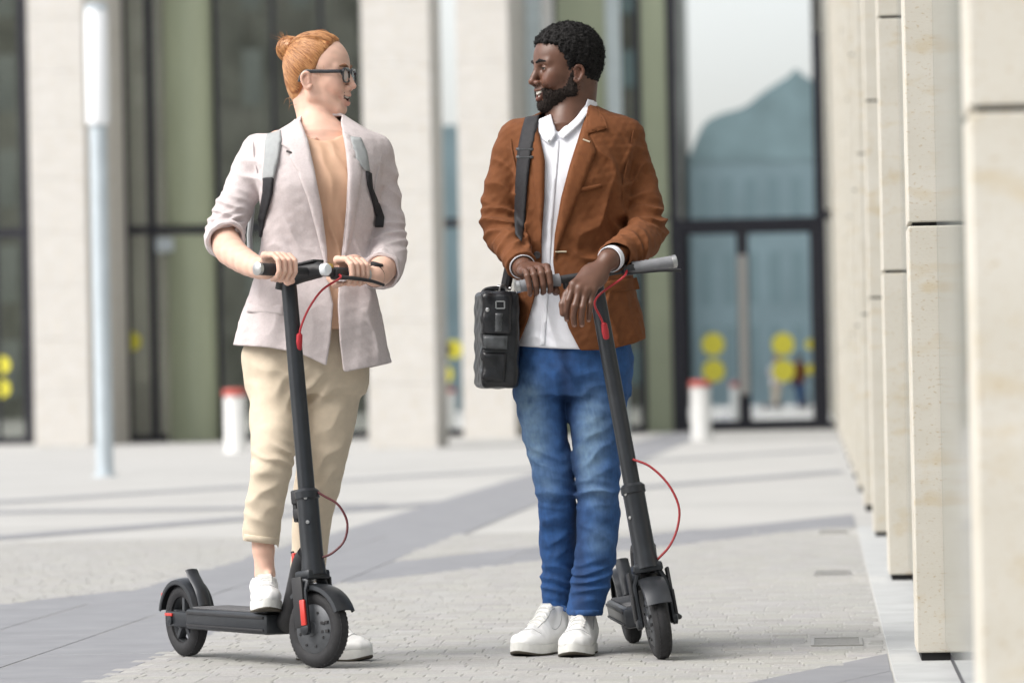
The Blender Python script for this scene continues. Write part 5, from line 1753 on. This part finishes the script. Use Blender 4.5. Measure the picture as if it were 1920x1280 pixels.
def build_man():
    base = P(1060, 1226, 12.85); base[2] = 0.0
    skin = np.array([.125, .056, .034])
    H = Head(P(1064, 137, 12.97), (-math.cos(math.radians(20)), -math.sin(math.radians(20))), math.radians(-2), 1.0)
    F = Field(P(900, 640, 12.9) * [1, 0, 0] + [0, 12.40, .06], P(1260, 35, 12.7) * [1, 0, 1] + [0, 13.10, 0], .0030,
              [((9, 9, .0), (9, 9, .88), .009), (H.o - [.130, .10, .125], H.o + [.115, .10, .145], .0019)])
    head_shape(F, H, True)
    F.cone(H((-.030, 0, -.030)), P(1072, 245, 12.98), .058, .064, .02)
    F.cone(H((-.005, 0, -.052)), P(1060, 235, 12.93), .046, .052, .02)
    F.cone(P(980, 262, 12.97), P(1160, 262, 12.99), .045, .045, .06)
    F.loft(rows([(240, 1000, 1140, 12.88, 13.05), (340, 985, 1160, 12.82, 13.04), (480, 990, 1160, 12.83, 13.02), (640, 985, 1170, 12.83, 13.03)]), .04)
    wrL, wrR = P(981, 503, 12.70), P(1140, 488, 12.545)
    F.limb(limb_pts([(968, 262, 12.97), (938, 420, 12.94)]), [.05, .045], .01)
    F.limb([P(938, 420, 12.94), P(960, 462, 12.83), wrL], [.042, .040, .030], .012)
    F.limb(limb_pts([(1172, 265, 12.99), (1210, 430, 12.94)]), [.05, .045], .01)
    F.limb([P(1210, 430, 12.94), P(1184, 466, 12.68), wrR], [.042, .040, .031], .012)
    up = np.array([0, 0, 1.0])
    c, b = sc2.grip[-1]
    c = sc2.S((sc2.BX, -.168, sc2.HB))
    ef = norm(np.cross(b, up) * (1 if np.cross(b, up)[1] < 0 else -1))
    eu = np.cross(ef, b); eu = norm(eu * (1 if eu[2] > 0 else -1))
    finger_grip(F, c, b, ef, eu, wrL, r=.0265, fat=1.02)
    # the other hand hangs loosely over the bar from the wrist
    D = 12.475
    fing = [[(1076, 534, D - .005), (1066, 563, D - .018), (1062, 583, D - .008), (1063, 599, D + .004)],
            [(1087, 541, D - .012), (1078, 573, D - .026), (1075, 593, D - .015), (1077, 609, D - .002)],
            [(1099, 545, D - .012), (1092, 576, D - .026), (1090, 594, D - .017), (1091, 609, D - .004)],
            [(1111, 544, D - .004), (1107, 569, D - .016), (1105, 586, D - .010), (1104, 600, D + .002)]]
    rr = [.0092, .0095, .0092, .0082]
    for q, r in zip(fing, rr):
        pts = limb_pts(q)
        F.limb([pts[0], (pts[0] * .45 + pts[1] * .55), pts[1], pts[2], pts[3]], [r * 1.25, r * .98, r * 1.08, r * .95, r * .80], .0018, .004)
        F.cone(wrR + (pts[0] - wrR) * .1, pts[0], .0175, .0122, .012)
    hx = norm(P(1093, 541, D) - wrR); hy = norm(P(1111, 544, D) - P(1076, 534, D)); hy = norm(hy - hx * hx.dot(hy))
    F.ell(P(1113, 517, D + .034), (.047, .040, .019), [hx, hy, np.cross(hx, hy)], .012)
    th = limb_pts([(1104, 512, 12.515), (1078, 533, 12.49), (1062, 553, 12.48), (1055, 571, 12.47), (1055, 588, 12.47)])
    F.limb(th, [.017, .0135, .0115, .0108, .0085], .004, .012)
    F.limb(limb_pts([(1050, 600, 12.93), (1018, 700, 12.93), (1043, 920, 12.90), (1041, 1165, 12.96)]), [.07, .055, .040, .020], .01)
    F.limb(limb_pts([(1100, 600, 12.93), (1120, 700, 12.93), (1122, 920, 12.86), (1096, 1172, 12.85)]), [.07, .055, .040, .020], .01)
    V, Q = F.mesh(); Vb = V
    col = skin_col(V, H, skin, (.20, .075, .06), (.17, .06, .035), True)
    root = obj('person', V, Q, M['skin_m'], None, base, col=col)
    tag(root, 'bearded man in rust brown jacket, white shirt and blue jeans leaning on a scooter', 'person', 'people with scooters')
    eyes(H, root, M['iris_m'])
    for q, r in zip(fing, rr):
        pt = limb_pts(q)
        d = norm(pt[3] - pt[2]); nrm = norm(np.array([0, -1, .15]) - d * np.array([0, -1, .15]).dot(d))
        m = MB(); m.lathe(pt[3] - d * .001 + nrm * r * .68, nrm, [(.0046, -.001), (.0044, .0006), (0, .0014)], 12)
        m.build('fingernail', M['nail_m'], root)
    teeth(H, root)
    # short curly hair
    HF = Field(H.o - [.14, .13, .14], H.o + [.14, .13, .19], .0024)
    HF.ell(H((-.009, 0, .055)), np.array([.103, .085, .093]), H.A)
    HF.ell(H((.028, 0, .071)), np.array([.0625, .068, .058]), H.A, .02)
    HF.ell(H((-.050, 0, .010)), np.array([.046, .062, .068]), H.A, .02)
    side = np.array([(.120, .20), (.110, .110), (.096, .092), (.084, .087), (.052, .080), (.046, .062), (.036, .050), (.030, .030), (.026, .010), (.020, -.012), (.011, -.016), (.008, .008), (.000, .020), (-.018, .014),
                     (-.024, -.010), (-.034, -.035), (-.046, -.056), (-.2, -.056), (-.2, .2)])
    def side_fn(X, Y, Z):
        x, y, z = X - H.o[0], Y - H.o[1], Z - H.o[2]
        q = [H.A[i][0] * x + H.A[i][1] * y + H.A[i][2] * z for i in range(3)]
        return poly_sdf((q[0] + 0 * q[2]).astype(float), (q[2] + 0 * q[0]).astype(float), side)
    HF.keep(side_fn, .008)
    HF.displace(lambda p: .0022 * Noise(.013, 14, 51)(p) + .0012 * Noise(.0065, 14, 52)(p))
    V, Q = HF.mesh(); hair = obj('hair', V, Q, M['hair_m'], root)
    g = np.random.default_rng(5)
    curls = MB()                                   # little curls that roughen the outline
    vn = V[g.integers(0, len(V), 2600)]
    ctr = H((-.002, 0, .05))
    for p in vn:
        d = norm(p - ctr)
        if H.inv(p[None])[0][2] < .0: continue
        t = norm(np.cross(d, g.normal(size=3))); b = np.cross(d, t)
        R = g.uniform(.0015, .0032); a0 = g.uniform(0, 6)
        pts = [p - d * .001 + d * (.0045 * i / 5) + R * (math.cos(a0 + i * 1.2) * t + math.sin(a0 + i * 1.2) * b) for i in range(6)]
        curls.tube(pts, .0006, 3, cap=False)
    curls.build('curls', M['hair_m'], hair)
    # beard: follows the jaw
    BF = Field(H.o - [.14, .11, .14], H.o + [.10, .11, .05], .0024)
    E = lambda c, r, k: BF.ell(H(c), r, H.A, k)
    jw = .054
    for s in (-1, 1):
        BF.cone(H((.004, s * jw, -.052)), H((.064, s * .022, -.088)), .0195, .0208, .02)
        BF.cone(H((.012, s * .060, -.004)), H((.008, s * jw, -.050)), .0150, .0185, .02)
        BF.cone(H((.094, s * .004, -.0405)), H((.084, s * .026, -.048)), .0052, .0045, .004)
        BF.cone(H((.084, s * .029, -.050)), H((.072, s * .028, -.078)), .0085, .012, .012)
        BF.ell(H((.050, s * .040, -.060)), (.030, .019, .026), H.A, .02)
    BF.ell(H((.074, 0, -.096)), (.0192, .0245, .0168), H.A, .02)
    BF.cone(H((.088, 0, -.0795)), H((.082, 0, -.092)), .0065, .010, .008)
    cheek = np.array([(.030, .05), (.018, -.002), (.024, -.022), (.042, -.045), (.064, -.053), (.080, -.041), (.120, -.036), (.120, -.130), (-.02, -.130), (-.004, -.09), (-.004, .05)])
    def cheek_fn(X, Y, Z):
        x, y, z = X - H.o[0], Y - H.o[1], Z - H.o[2]
        q = [H.A[i][0] * x + H.A[i][1] * y + H.A[i][2] * z for i in range(3)]
        return poly_sdf((q[0] + 0 * q[2]).astype(float), (q[2] + 0 * q[0]).astype(float), cheek)
    BF.keep(cheek_fn, .010)
    for s in (-1, 1): BF.ell(H((.098, 0, -.0585)), (.025, .0275, .0165), H.A, .003, True)
    BF.displace(lambda p: .0012 * Noise(.010, 12, 61)(p) + .0006 * Noise(.005, 12, 62)(p))
    V, Q = BF.mesh(); bd_ = obj('beard', V, Q, M['beard'], root)
    st = MB()                                      # single short hairs: on the beard, and thinning out over the cheek and neck
    jc = H((.030, 0, -.055))
    for p in V[g.integers(0, len(V), 2200)]:
        d = norm(norm(p - jc) + .5 * g.normal(size=3)); st.tube([p - d * .001, p + d * g.uniform(.002, .005)], .00045, 3, cap=False)
    qs = H.inv(Vb)
    fs = np.nonzero((np.abs(qs[:, 1]) < .1) & (qs[:, 2] < .02) & (qs[:, 2] > -.13) & (qs[:, 0] > -.03) & (qs[:, 0] < .11))[0]
    dist = poly_sdf(qs[fs, 0], qs[fs, 2], cheek)
    nearb = (qs[fs, 0] > .088) & (qs[fs, 2] < -.045)
    pr = np.exp(-np.clip(dist, 0, 1) / .006) * ~nearb * (qs[fs, 2] > -.075)
    for i in fs[g.random(len(fs)) < pr * .22]:
        p = Vb[i]; d = norm(norm(p - jc) + .8 * g.normal(size=3)); st.tube([p - d * .0006, p + d * g.uniform(.0008, .0022)], .0004, 3, cap=False)
    so = st.build('beard_hairs', M['beard'], bd_); so['kind'] = 'stuff'
    for s in (-1, 1):
        BW = Field(H((.078, s * .032, .034)) - .045, H((.078, s * .032, .034)) + .045, .0018)
        BW.limb([H((.0985, s * .013, .0325)), H((.0955, s * .030, .0370)), H((.0840, s * .047, .033))], [.0038, .0042, .0026], .002, 0)
        V, Q = BW.mesh(); obj('eyebrow', V, Q, M['hair_m'], root)
    print('man head', round(time.time() - T0, 1))

    # jacket
    J = bounds([(888, 180), (1270, 690)], 12.56, 13.16, .0036)
    R = rows([(196, 1048, 1112, 12.93, 13.06), (210, 1012, 1136, 12.91, 13.08), (226, 972, 1180, 12.875, 13.09), (246, 954, 1196, 12.845, 13.10), (285, 950, 1192, 12.805, 13.11), (340, 958, 1186, 12.785, 13.10),
              (420, 967, 1180, 12.79, 13.08), (485, 970, 1180, 12.80, 13.07), (560, 964, 1194, 12.785, 13.09), (640, 956, 1214, 12.78, 13.10), (690, 952, 1222, 12.78, 13.11)])
    J.loft(R, 0)
    J.limb(limb_pts([(972, 262, 12.965), (952, 330, 12.955), (938, 418, 12.935), (960, 462, 12.82), (978, 497, 12.715)]), [.062, .057, .057, .049, .043], .014, .035, sub=2)
    J.limb(limb_pts([(1166, 262, 12.985), (1190, 335, 12.975), (1211, 428, 12.90), (1186, 463, 12.70), (1152, 482, 12.575)]), [.066, .061, .059, .053, .045], .014, .035, sub=2)
    hm = J.front().blur(3)
    J.folds([(P(930, 415, 12.88), (.2, .2, 1), .040, .0085, (.07, .08, .05)), (P(935, 350, 12.90), (.55, 0, 1), .05, .006, (.06, .08, .07)), (P(965, 470, 12.77), (.9, -.3, -.6), .038, .006, (.05, .06, .05)),
             (P(1225, 415, 12.88), (-.2, .2, 1), .042, .0085, (.07, .08, .05)), (P(1190, 330, 12.91), (-.7, 0, 1), .055, .006, (.06, .08, .08)), (P(1190, 465, 12.65), (1, .4, .3), .040, .006, (.06, .08, .05)),
             (P(1120, 400, 12.79), (1, 0, -.35), .10, .006, (.08, .08, .10)), (P(1140, 300, 12.81), (1, 0, .4), .075, .005, (.06, .08, .08)), (P(1150, 590, 12.79), (1, 0, .1), .10, .006, (.09, .1, .10)),
             (P(990, 430, 12.80), (1, 0, .1), .06, .005, (.05, .08, .08)), (P(1120, 480, 12.80), (.3, 0, 1), .06, .005, (.07, .08, .05)), (P(1175, 450, 12.85), (1, 0, .6), .05, .007, (.06, .1, .07))], 23, gain=1.4)
    J.displace(lambda p: .0024 * Noise(.12, 10, 71)(p) + .0008 * Noise(.028, 10, 72)(p))
    J.shell(.012)
    J.keep(below([(880, 642), (960, 645), (1000, 650), (1070, 652), (1090, 657), (1140, 656), (1190, 643), (1222, 630), (1280, 610)], 12.80))
    op = xz([(1012, 180), (1004, 215), (1012, 250), (1022, 300), (1021, 370), (1016, 440), (1016, 490), (1006, 545), (990, 600), (972, 645), (960, 720), (1110, 720), (1088, 657), (1066, 615), (1050, 560), (1040, 515), (1037, 490), (1040, 440), (1052, 370), (1068, 310), (1083, 262), (1098, 215), (1108, 190), (1100, 170)], 12.79)
    J.prism(op, 12.5, 12.965, .004)
    for wr, el in ((wrL, P(960, 462, 12.83)), (wrR, P(1184, 466, 12.68))):
        a = norm(wr - el)
        c = wr - a * .012
        def cuff(X, Y, Z, a=a, c=c):
            d = (X - c[0]) * a[0] + (Y - c[1]) * a[1] + (Z - c[2]) * a[2]
            return np.maximum(-d, np.sqrt((X - c[0]) ** 2 + (Y - c[1]) ** 2 + (Z - c[2]) ** 2) - .075)
        J.add(cuff, c - .08, c + .08, 0, True)
    V, Q = J.mesh(); jk = obj('jacket', V, Q, M['jacket_m'], root)
    # shirt cuffs
    for wr, el in ((wrL, P(960, 462, 12.83)), (wrR, P(1184, 466, 12.68))):
        a = norm(wr - el)
        m = MB(); m.lathe(wr - a * .030, a, [(.037, 0), (.0375, .018), (.0372, .021), (.0345, .021), (.034, 0)], 28)
        m.build('shirt_cuff', M['shirt'], root)
    lapR = xz([(1104, 190), (1120, 200), (1131, 222), (1136, 240), (1104, 250), (1113, 268), (1118, 284), (1100, 330), (1080, 380), (1060, 430), (1043, 478), (1038, 486), (1043, 440), (1055, 370), (1071, 310), (1087, 262), (1100, 215)], 12.79)
    colR = xz([(1106, 186), (1122, 196), (1136, 222), (1140, 238), (1106, 248), (1098, 240), (1102, 212)], 12.79)
    lapL = xz([(1004, 212), (1010, 250), (1021, 300), (1020, 370), (1015, 440), (1008, 400), (1001, 340), (996, 290), (992, 250), (994, 220)], 12.79)
    for poly, off in ((lapR, .011), (colR, .015), (lapL, .010)):
        V, Q = drape(hm, poly, off, .008); obj('lapel' if poly is not colR else 'collar', V, Q, M['jacket_m'], jk)
    thr = MB()
    def on(hm_, x, y, off): p = P(x, y, 12.8); p[1] = float(hm_(p[0], p[2])) - off; return p
    thr.tube([on(hm, 1093, 261, .013), on(hm, 1106, 266, .013)], .0022, 6)
    thr.build('buttonhole', M['stitch'], jk)
    thr = MB(); thr.tube([on(hm, 1041, 472, .004), on(hm, 1062, 472, .004)], .0022, 6)
    thr.build('buttonhole', M['stitch'], jk)
    for poly in (xz([(1086, 352), (1128, 344), (1130, 352), (1087, 361)], 12.79), xz([(1128, 528), (1196, 518), (1202, 540), (1131, 551)], 12.79)):
        V, Q = drape(hm, poly, .007, .006, .006, .004); obj('pocket_flap', V, Q, M['jacket_m'], jk)
    bt = MB(); bt.lathe(on(hm, 1007, 478, .004), (0, -1, .1), [(0, -.003), (.010, -.003), (.011, .001), (.008, .003), (0, .002)], 18); bt.build('button', M['button_dark'], jk)
    for pth in ([(956, 236), (960, 280), (970, 330), (976, 372)], [(1190, 240), (1182, 285), (1172, 330), (1168, 390)]):       # arm-hole seams
        q = spline([(a, b, 0) for a, b in pth], 12)[:, :2]
        V, Q = drape(hm, xz([(a - 1.6, b) for a, b in q] + [(a + 1.6, b) for a, b in q[::-1]], 12.79), .0035, .003, .006, .002); obj('seam', V, Q, M['jacket_m'], jk)
    # shirt
    S = bounds([(950, 180), (1140, 670)], 12.74, 13.10, .0045)
    S.loft([(z, a + .012, b - .012, f + .012, k_ - .02) for z, a, b, f, k_ in R if z < P(1060, 214, 12.9)[2]], 0)
    S.cone(H((-.022, 0, -.062)), P(1066, 250, 12.965), .066, .078, .02)
    S.folds([(P(1030, 600, 12.79), (1, 0, .25), .06, .005, (.08, .08, .09)), (P(1035, 420, 12.79), (1, 0, .2), .05, .0035, (.05, .08, .12)), (P(1010, 640, 12.79), (.6, 0, 1), .04, .004, (.06, .08, .03))], 33)
    S.keep(below([(900, 641), (972, 648), (1030, 653), (1090, 655), (1120, 655), (1180, 655)], 12.80))
    # open collar: a notch at the throat, and the top of the neck free
    nq = xz([(1032, 160), (1036, 215), (1042, 246), (1047, 250), (1056, 240), (1078, 222), (1098, 196), (1108, 160)], 12.9)
    S.prism(nq, 12.6, 12.955, .003)
    S.cone(H((-.026, 0, -.030)), P(1070, 236, 12.975), .060, .066, .0, True)
    cl = halfspace(H((-.02, 0, -.076)), H.A[2] * .92 + H.A[0] * -.25)
    S.keep(cl)
    V, Q = S.mesh(); sh = obj('shirt', V, Q, M['shirt'], root)
    shm = S.front().blur(1).lower(HMap(hm.xs, hm.zs, hm.y + .011)) if False else HMap(hm.xs, hm.zs, hm.y + .006)
    cL = xz([(1010, 222), (1022, 217), (1033, 212), (1040, 240), (1043, 252), (1030, 272), (1018, 262), (1010, 246)], 12.85)
    cR = xz([(1046, 253), (1058, 241), (1078, 222), (1094, 203), (1104, 189), (1110, 194), (1102, 212), (1088, 232), (1070, 250), (1056, 262)], 12.85)
    for poly in (cL, cR):
        V, Q = drape(hm, poly, .006, .007, .006, .004); obj('shirt_collar', V, Q, M['shirt'], sh)
    bt = MB()
    bt.lathe(on(hm, 1030, 264, .008), (0, -1, 0), [(0, -.002), (.0045, -.002), (.0045, .0015), (0, .0015)], 12)
    bt.build('collar_button', M['strap_grey'], sh)
    sp = S.front().blur(1)
    pl = xz([(1041, 262), (1050, 262), (1036, 420), (1028, 560), (1022, 648), (1012, 648), (1019, 560), (1027, 420)], 12.8)
    V, Q = drape(sp, pl, .003, .003, .006, .002); obj('placket', V, Q, M['shirt'], sh)
    print('man jacket', round(time.time() - T0, 1))
    # jeans
    T = bounds([(945, 615), (1205, 1165)], 12.70, 13.12, .0042)
    T.loft(rows([(610, 980, 1178, 12.81, 13.06), (660, 968, 1186, 12.805, 13.065), (700, 967, 1184, 12.80, 13.06), (740, 972, 1178, 12.82, 13.03)]), 0)
    LL = [(1013, 690, 12.93), (1015, 770, 12.91), (1030, 850, 12.90), (1043, 920, 12.89), (1047, 1000, 12.93), (1046, 1080, 12.95), (1041, 1132, 12.95), (1041, 1160, 12.95)]
    RR = [(1122, 690, 12.93), (1119, 770, 12.90), (1119, 850, 12.87), (1122, 920, 12.85), (1121, 1000, 12.85), (1110, 1080, 12.84), (1098, 1135, 12.83), (1096, 1170, 12.83)]
    T.limb(limb_pts(LL), [.075, .067, .061, .058, .055, .050, .039, .037], .01, .03, sub=2)
    T.limb(limb_pts(RR), [.092, .083, .067, .061, .058, .055, .050, .048], .01, .03, sub=2)
    T.folds([(P(1043, 925, 12.83), (.1, 0, 1), .034, .0095, (.07, .08, .035)), (P(1122, 925, 12.79), (-.15, 0, 1), .034, .0095, (.07, .08, .035)), (P(1044, 1085, 12.90), (.15, 0, 1), .030, .0090, (.07, .08, .05)),
             (P(1108, 1090, 12.79), (-.2, 0, 1), .030, .0100, (.08, .08, .055)), (P(1125, 850, 12.80), (-.7, 0, 1), .05, .006, (.08, .08, .08)), (P(1020, 840, 12.84), (.5, 0, 1), .05, .006, (.08, .08, .07)),
             (P(1062, 705, 12.80), (.9, 0, .5), .05, .006, (.06, .08, .07)), (P(1125, 730, 12.81), (-.5, 0, 1), .06, .005, (.08, .08, .06)), (P(1000, 720, 12.83), (.6, 0, 1), .06, .005, (.06, .08, .06)),
             (P(1045, 1010, 12.87), (-.6, 0, 1), .06, .005, (.07, .08, .06)), (P(1120, 1000, 12.79), (.5, 0, 1), .06, .005, (.07, .08, .06))], 43, gain=0.75)
    T.displace(lambda p: .0022 * Noise(.09, 10, 81)(p) + .0008 * Noise(.03, 10, 82)(p))
    T.keep(below([(940, 1144), (1020, 1145), (1062, 1147), (1066, 1152), (1130, 1152), (1210, 1152)], 12.85))
    V, Q = T.mesh()
    # denim: worn pale on the thighs and knees, darker in a strip between the legs
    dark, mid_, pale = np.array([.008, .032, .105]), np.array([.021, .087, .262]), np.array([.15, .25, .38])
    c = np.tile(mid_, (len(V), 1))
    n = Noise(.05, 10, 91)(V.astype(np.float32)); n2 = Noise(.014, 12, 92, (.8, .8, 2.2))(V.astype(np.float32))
    c = c * (1 + .10 * n[:, None] + .07 * n2[:, None])
    def wear(pts, rx, rz, amt):
        nonlocal c
        for px_, py_ in pts:
            p = P(px_, py_, 12.85)
            e = np.exp(-((V[:, 0] - p[0]) / rx) ** 2 - ((V[:, 2] - p[2]) / rz) ** 2) * np.clip((12.93 - V[:, 1]) / .06, 0, 1)
            w = np.clip(amt * e * (1 + .14 * n2 + .22 * n), 0, 1)[:, None]
            c = c * (1 - w) + pale * w
    wear([(990, 760), (1000, 830), (1112, 790), (1100, 850)], .042, .085, .92)
    wear([(1026, 905), (1100, 900), (1125, 930), (1120, 1010)], .035, .05, .45)
    side_w = np.clip(np.abs(n) - .9, 0, 1)
    for pts, s in ((LL, 1), (RR, 1)):
        q = np.array(limb_pts(pts))
        cx = np.interp(V[:, 2], q[::-1, 2], q[::-1, 0])
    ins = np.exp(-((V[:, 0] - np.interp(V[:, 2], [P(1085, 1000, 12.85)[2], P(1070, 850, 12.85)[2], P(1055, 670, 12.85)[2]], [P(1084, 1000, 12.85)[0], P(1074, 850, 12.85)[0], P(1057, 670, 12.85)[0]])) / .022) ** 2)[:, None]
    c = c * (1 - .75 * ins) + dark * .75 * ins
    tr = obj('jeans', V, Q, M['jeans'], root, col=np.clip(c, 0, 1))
    thm = T.front().blur(2)
    M['denim_seam'] = mat('denim_seam', (.02, .07, .20), .85, var=.3, vscale=90)
    for poly in (xz([(1018, 1134), (1061, 1136), (1061, 1147), (1018, 1145)], 12.85), xz([(1066, 1140), (1129, 1140), (1129, 1151), (1066, 1151)], 12.85)):
        V, Q = drape(thm, poly, .004, .004, .006, .003); obj('hem', V, Q, M['denim_seam'], tr)
    # shoes
    heel = P(1062, 1216, 12.99); heel[2] = 0
    shoe(root, heel, (-.50, -.86, 0), .285, .104, M['leather_w'], M['rubber_w'], M['outsole'], top=.128)
    heel = P(1100, 1216, 12.93); heel[2] = 0
    shoe(root, heel, (-.16, -.99, 0), .285, .106, M['leather_w'], M['rubber_w'], M['outsole'], top=.128)
    # shoulder bag
    bg_ = tag(empty('shoulder_bag', P(932, 730, 12.86)), 'black leather shoulder bag hanging at the hip on a wide dark strap', 'bag')
    K = Field(P(880, 745, 12.9) * [1, 0, 1] + [0, 12.70, 0], P(1000, 525, 12.9) * [1, 0, 1] + [0, 13.06, 0], .0035)
    ang = .03
    a1, a3 = norm([math.cos(.5), -math.sin(.5) * -1, 0]), norm([.012, 0, 1])
    a1 = norm([1, .10, -.02]); a2 = norm(np.cross([0.01, 0, 1], a1)); a3 = np.cross(a1, a2)
    K.rbox(P(931, 637, 12.90), (.055, .120, .138), [a1, a2, a3], .016)
    K.displace(lambda p: .0018 * Noise(.05, 8, 95)(p))
    V, Q = K.mesh(); body = obj('bag_body', V, Q, M['bag_leather'], bg_)
    khm = K.front().blur(1)
    for poly, mm, nm, off in ((xz([(902, 548), (960, 550), (958, 628), (901, 626)], 12.8), 'bag_leather', 'flap', .010), (xz([(906, 628), (952, 630), (951, 655), (904, 653)], 12.8), 'bag_grey', 'buckle_strap', .013),
                              (xz([(898, 690), (936, 694), (940, 676), (948, 676), (944, 704), (897, 699)], 12.8), 'bag_grey', 'pocket_trim', .007), (xz([(928, 585), (944, 586), (942, 624), (926, 623)], 12.8), 'bag_grey', 'tab', .014),
                              (xz([(903, 660), (950, 662), (947, 716), (900, 712)], 12.8), 'bag_leather', 'front_pocket', .008)):
        V, Q = drape(khm, poly, off, .006, .006, .004); obj(nm, V, Q, M[mm], bg_)
    kx = MB()
    for x, y in ((914, 581),):
        p = P(x, y, 12.8); p[1] = float(khm(p[0], p[2])) - .012
        kx.lathe(p, (0, -1, 0), [(.006, -.003), (.006, .002), (0, .004)], 14)
    for x, y in ((938, 572),):
        p = P(x, y, 12.8); p[1] = float(khm(p[0], p[2])) - .014
        for i in range(4):
            a, b = [(-.012, -.010), (.012, -.010), (.012, .010), (-.012, .010)][i], [(.012, -.010), (.012, .010), (-.012, .010), (-.012, -.010)][i]
            kx.tube([p + [a[0], 0, a[1]], p + [b[0], 0, b[1]]], .0022, 6)
    kx.build('buckle', M['steel'], bg_)
    ri = MB()
    p = P(943, 545, 12.83)
    ri.tube([p + .016 * np.array([math.cos(t) * .6, .3 * math.cos(t), math.sin(t)]) for t in np.linspace(0, 2 * math.pi, 20)], .0028, 6, cap=False)
    ri.tube([P(932, 537, 12.86), P(958, 541, 12.85)], .006, 8)
    ri.build('strap_ring', M['steel'], bg_)
    hd = MB(); hd.tube(spline(limb_pts([(903, 552, 12.84), (912, 543, 12.85), (935, 541, 12.85), (955, 552, 12.86)]), 14), .007, 8)
    hd.build('carry_handle', M['bag_leather'], bg_)
    sp_ = xz([(985, 214), (1012, 210), (1006, 245), (996, 290), (989, 350), (984, 420), (978, 455), (966, 440), (964, 400), (966, 340), (970, 280), (978, 240)], 12.8)
    V, Q = drape(hm, sp_, .015, .010, .006, .005); stp = obj('bag_strap', V, Q, M['webbing'], bg_)
    stt = MB(); stt.tube(limb_pts([(970, 445, 12.83), (958, 490, 12.86), (948, 540, 12.86)]), .017, 10, flat=((1, 0, 0), .9)); 
    stt.build('strap_end', M['webbing'], bg_)
    for y in (275, 290):
        V, Q = drape(hm, xz([(968, y), (1000, y + 2), (999, y + 7), (967, y + 5)], 12.8), .0185, .006, .005, .002); obj('strap_slider', V, Q, M['bag_grey'], bg_)
    return root

M['lens'] = glass_mat('spectacle_lens', (0.93, 0.94, 0.95), 0.04)
woman = build_woman()
man = build_man()
print('done', round(time.time() - T0, 1))
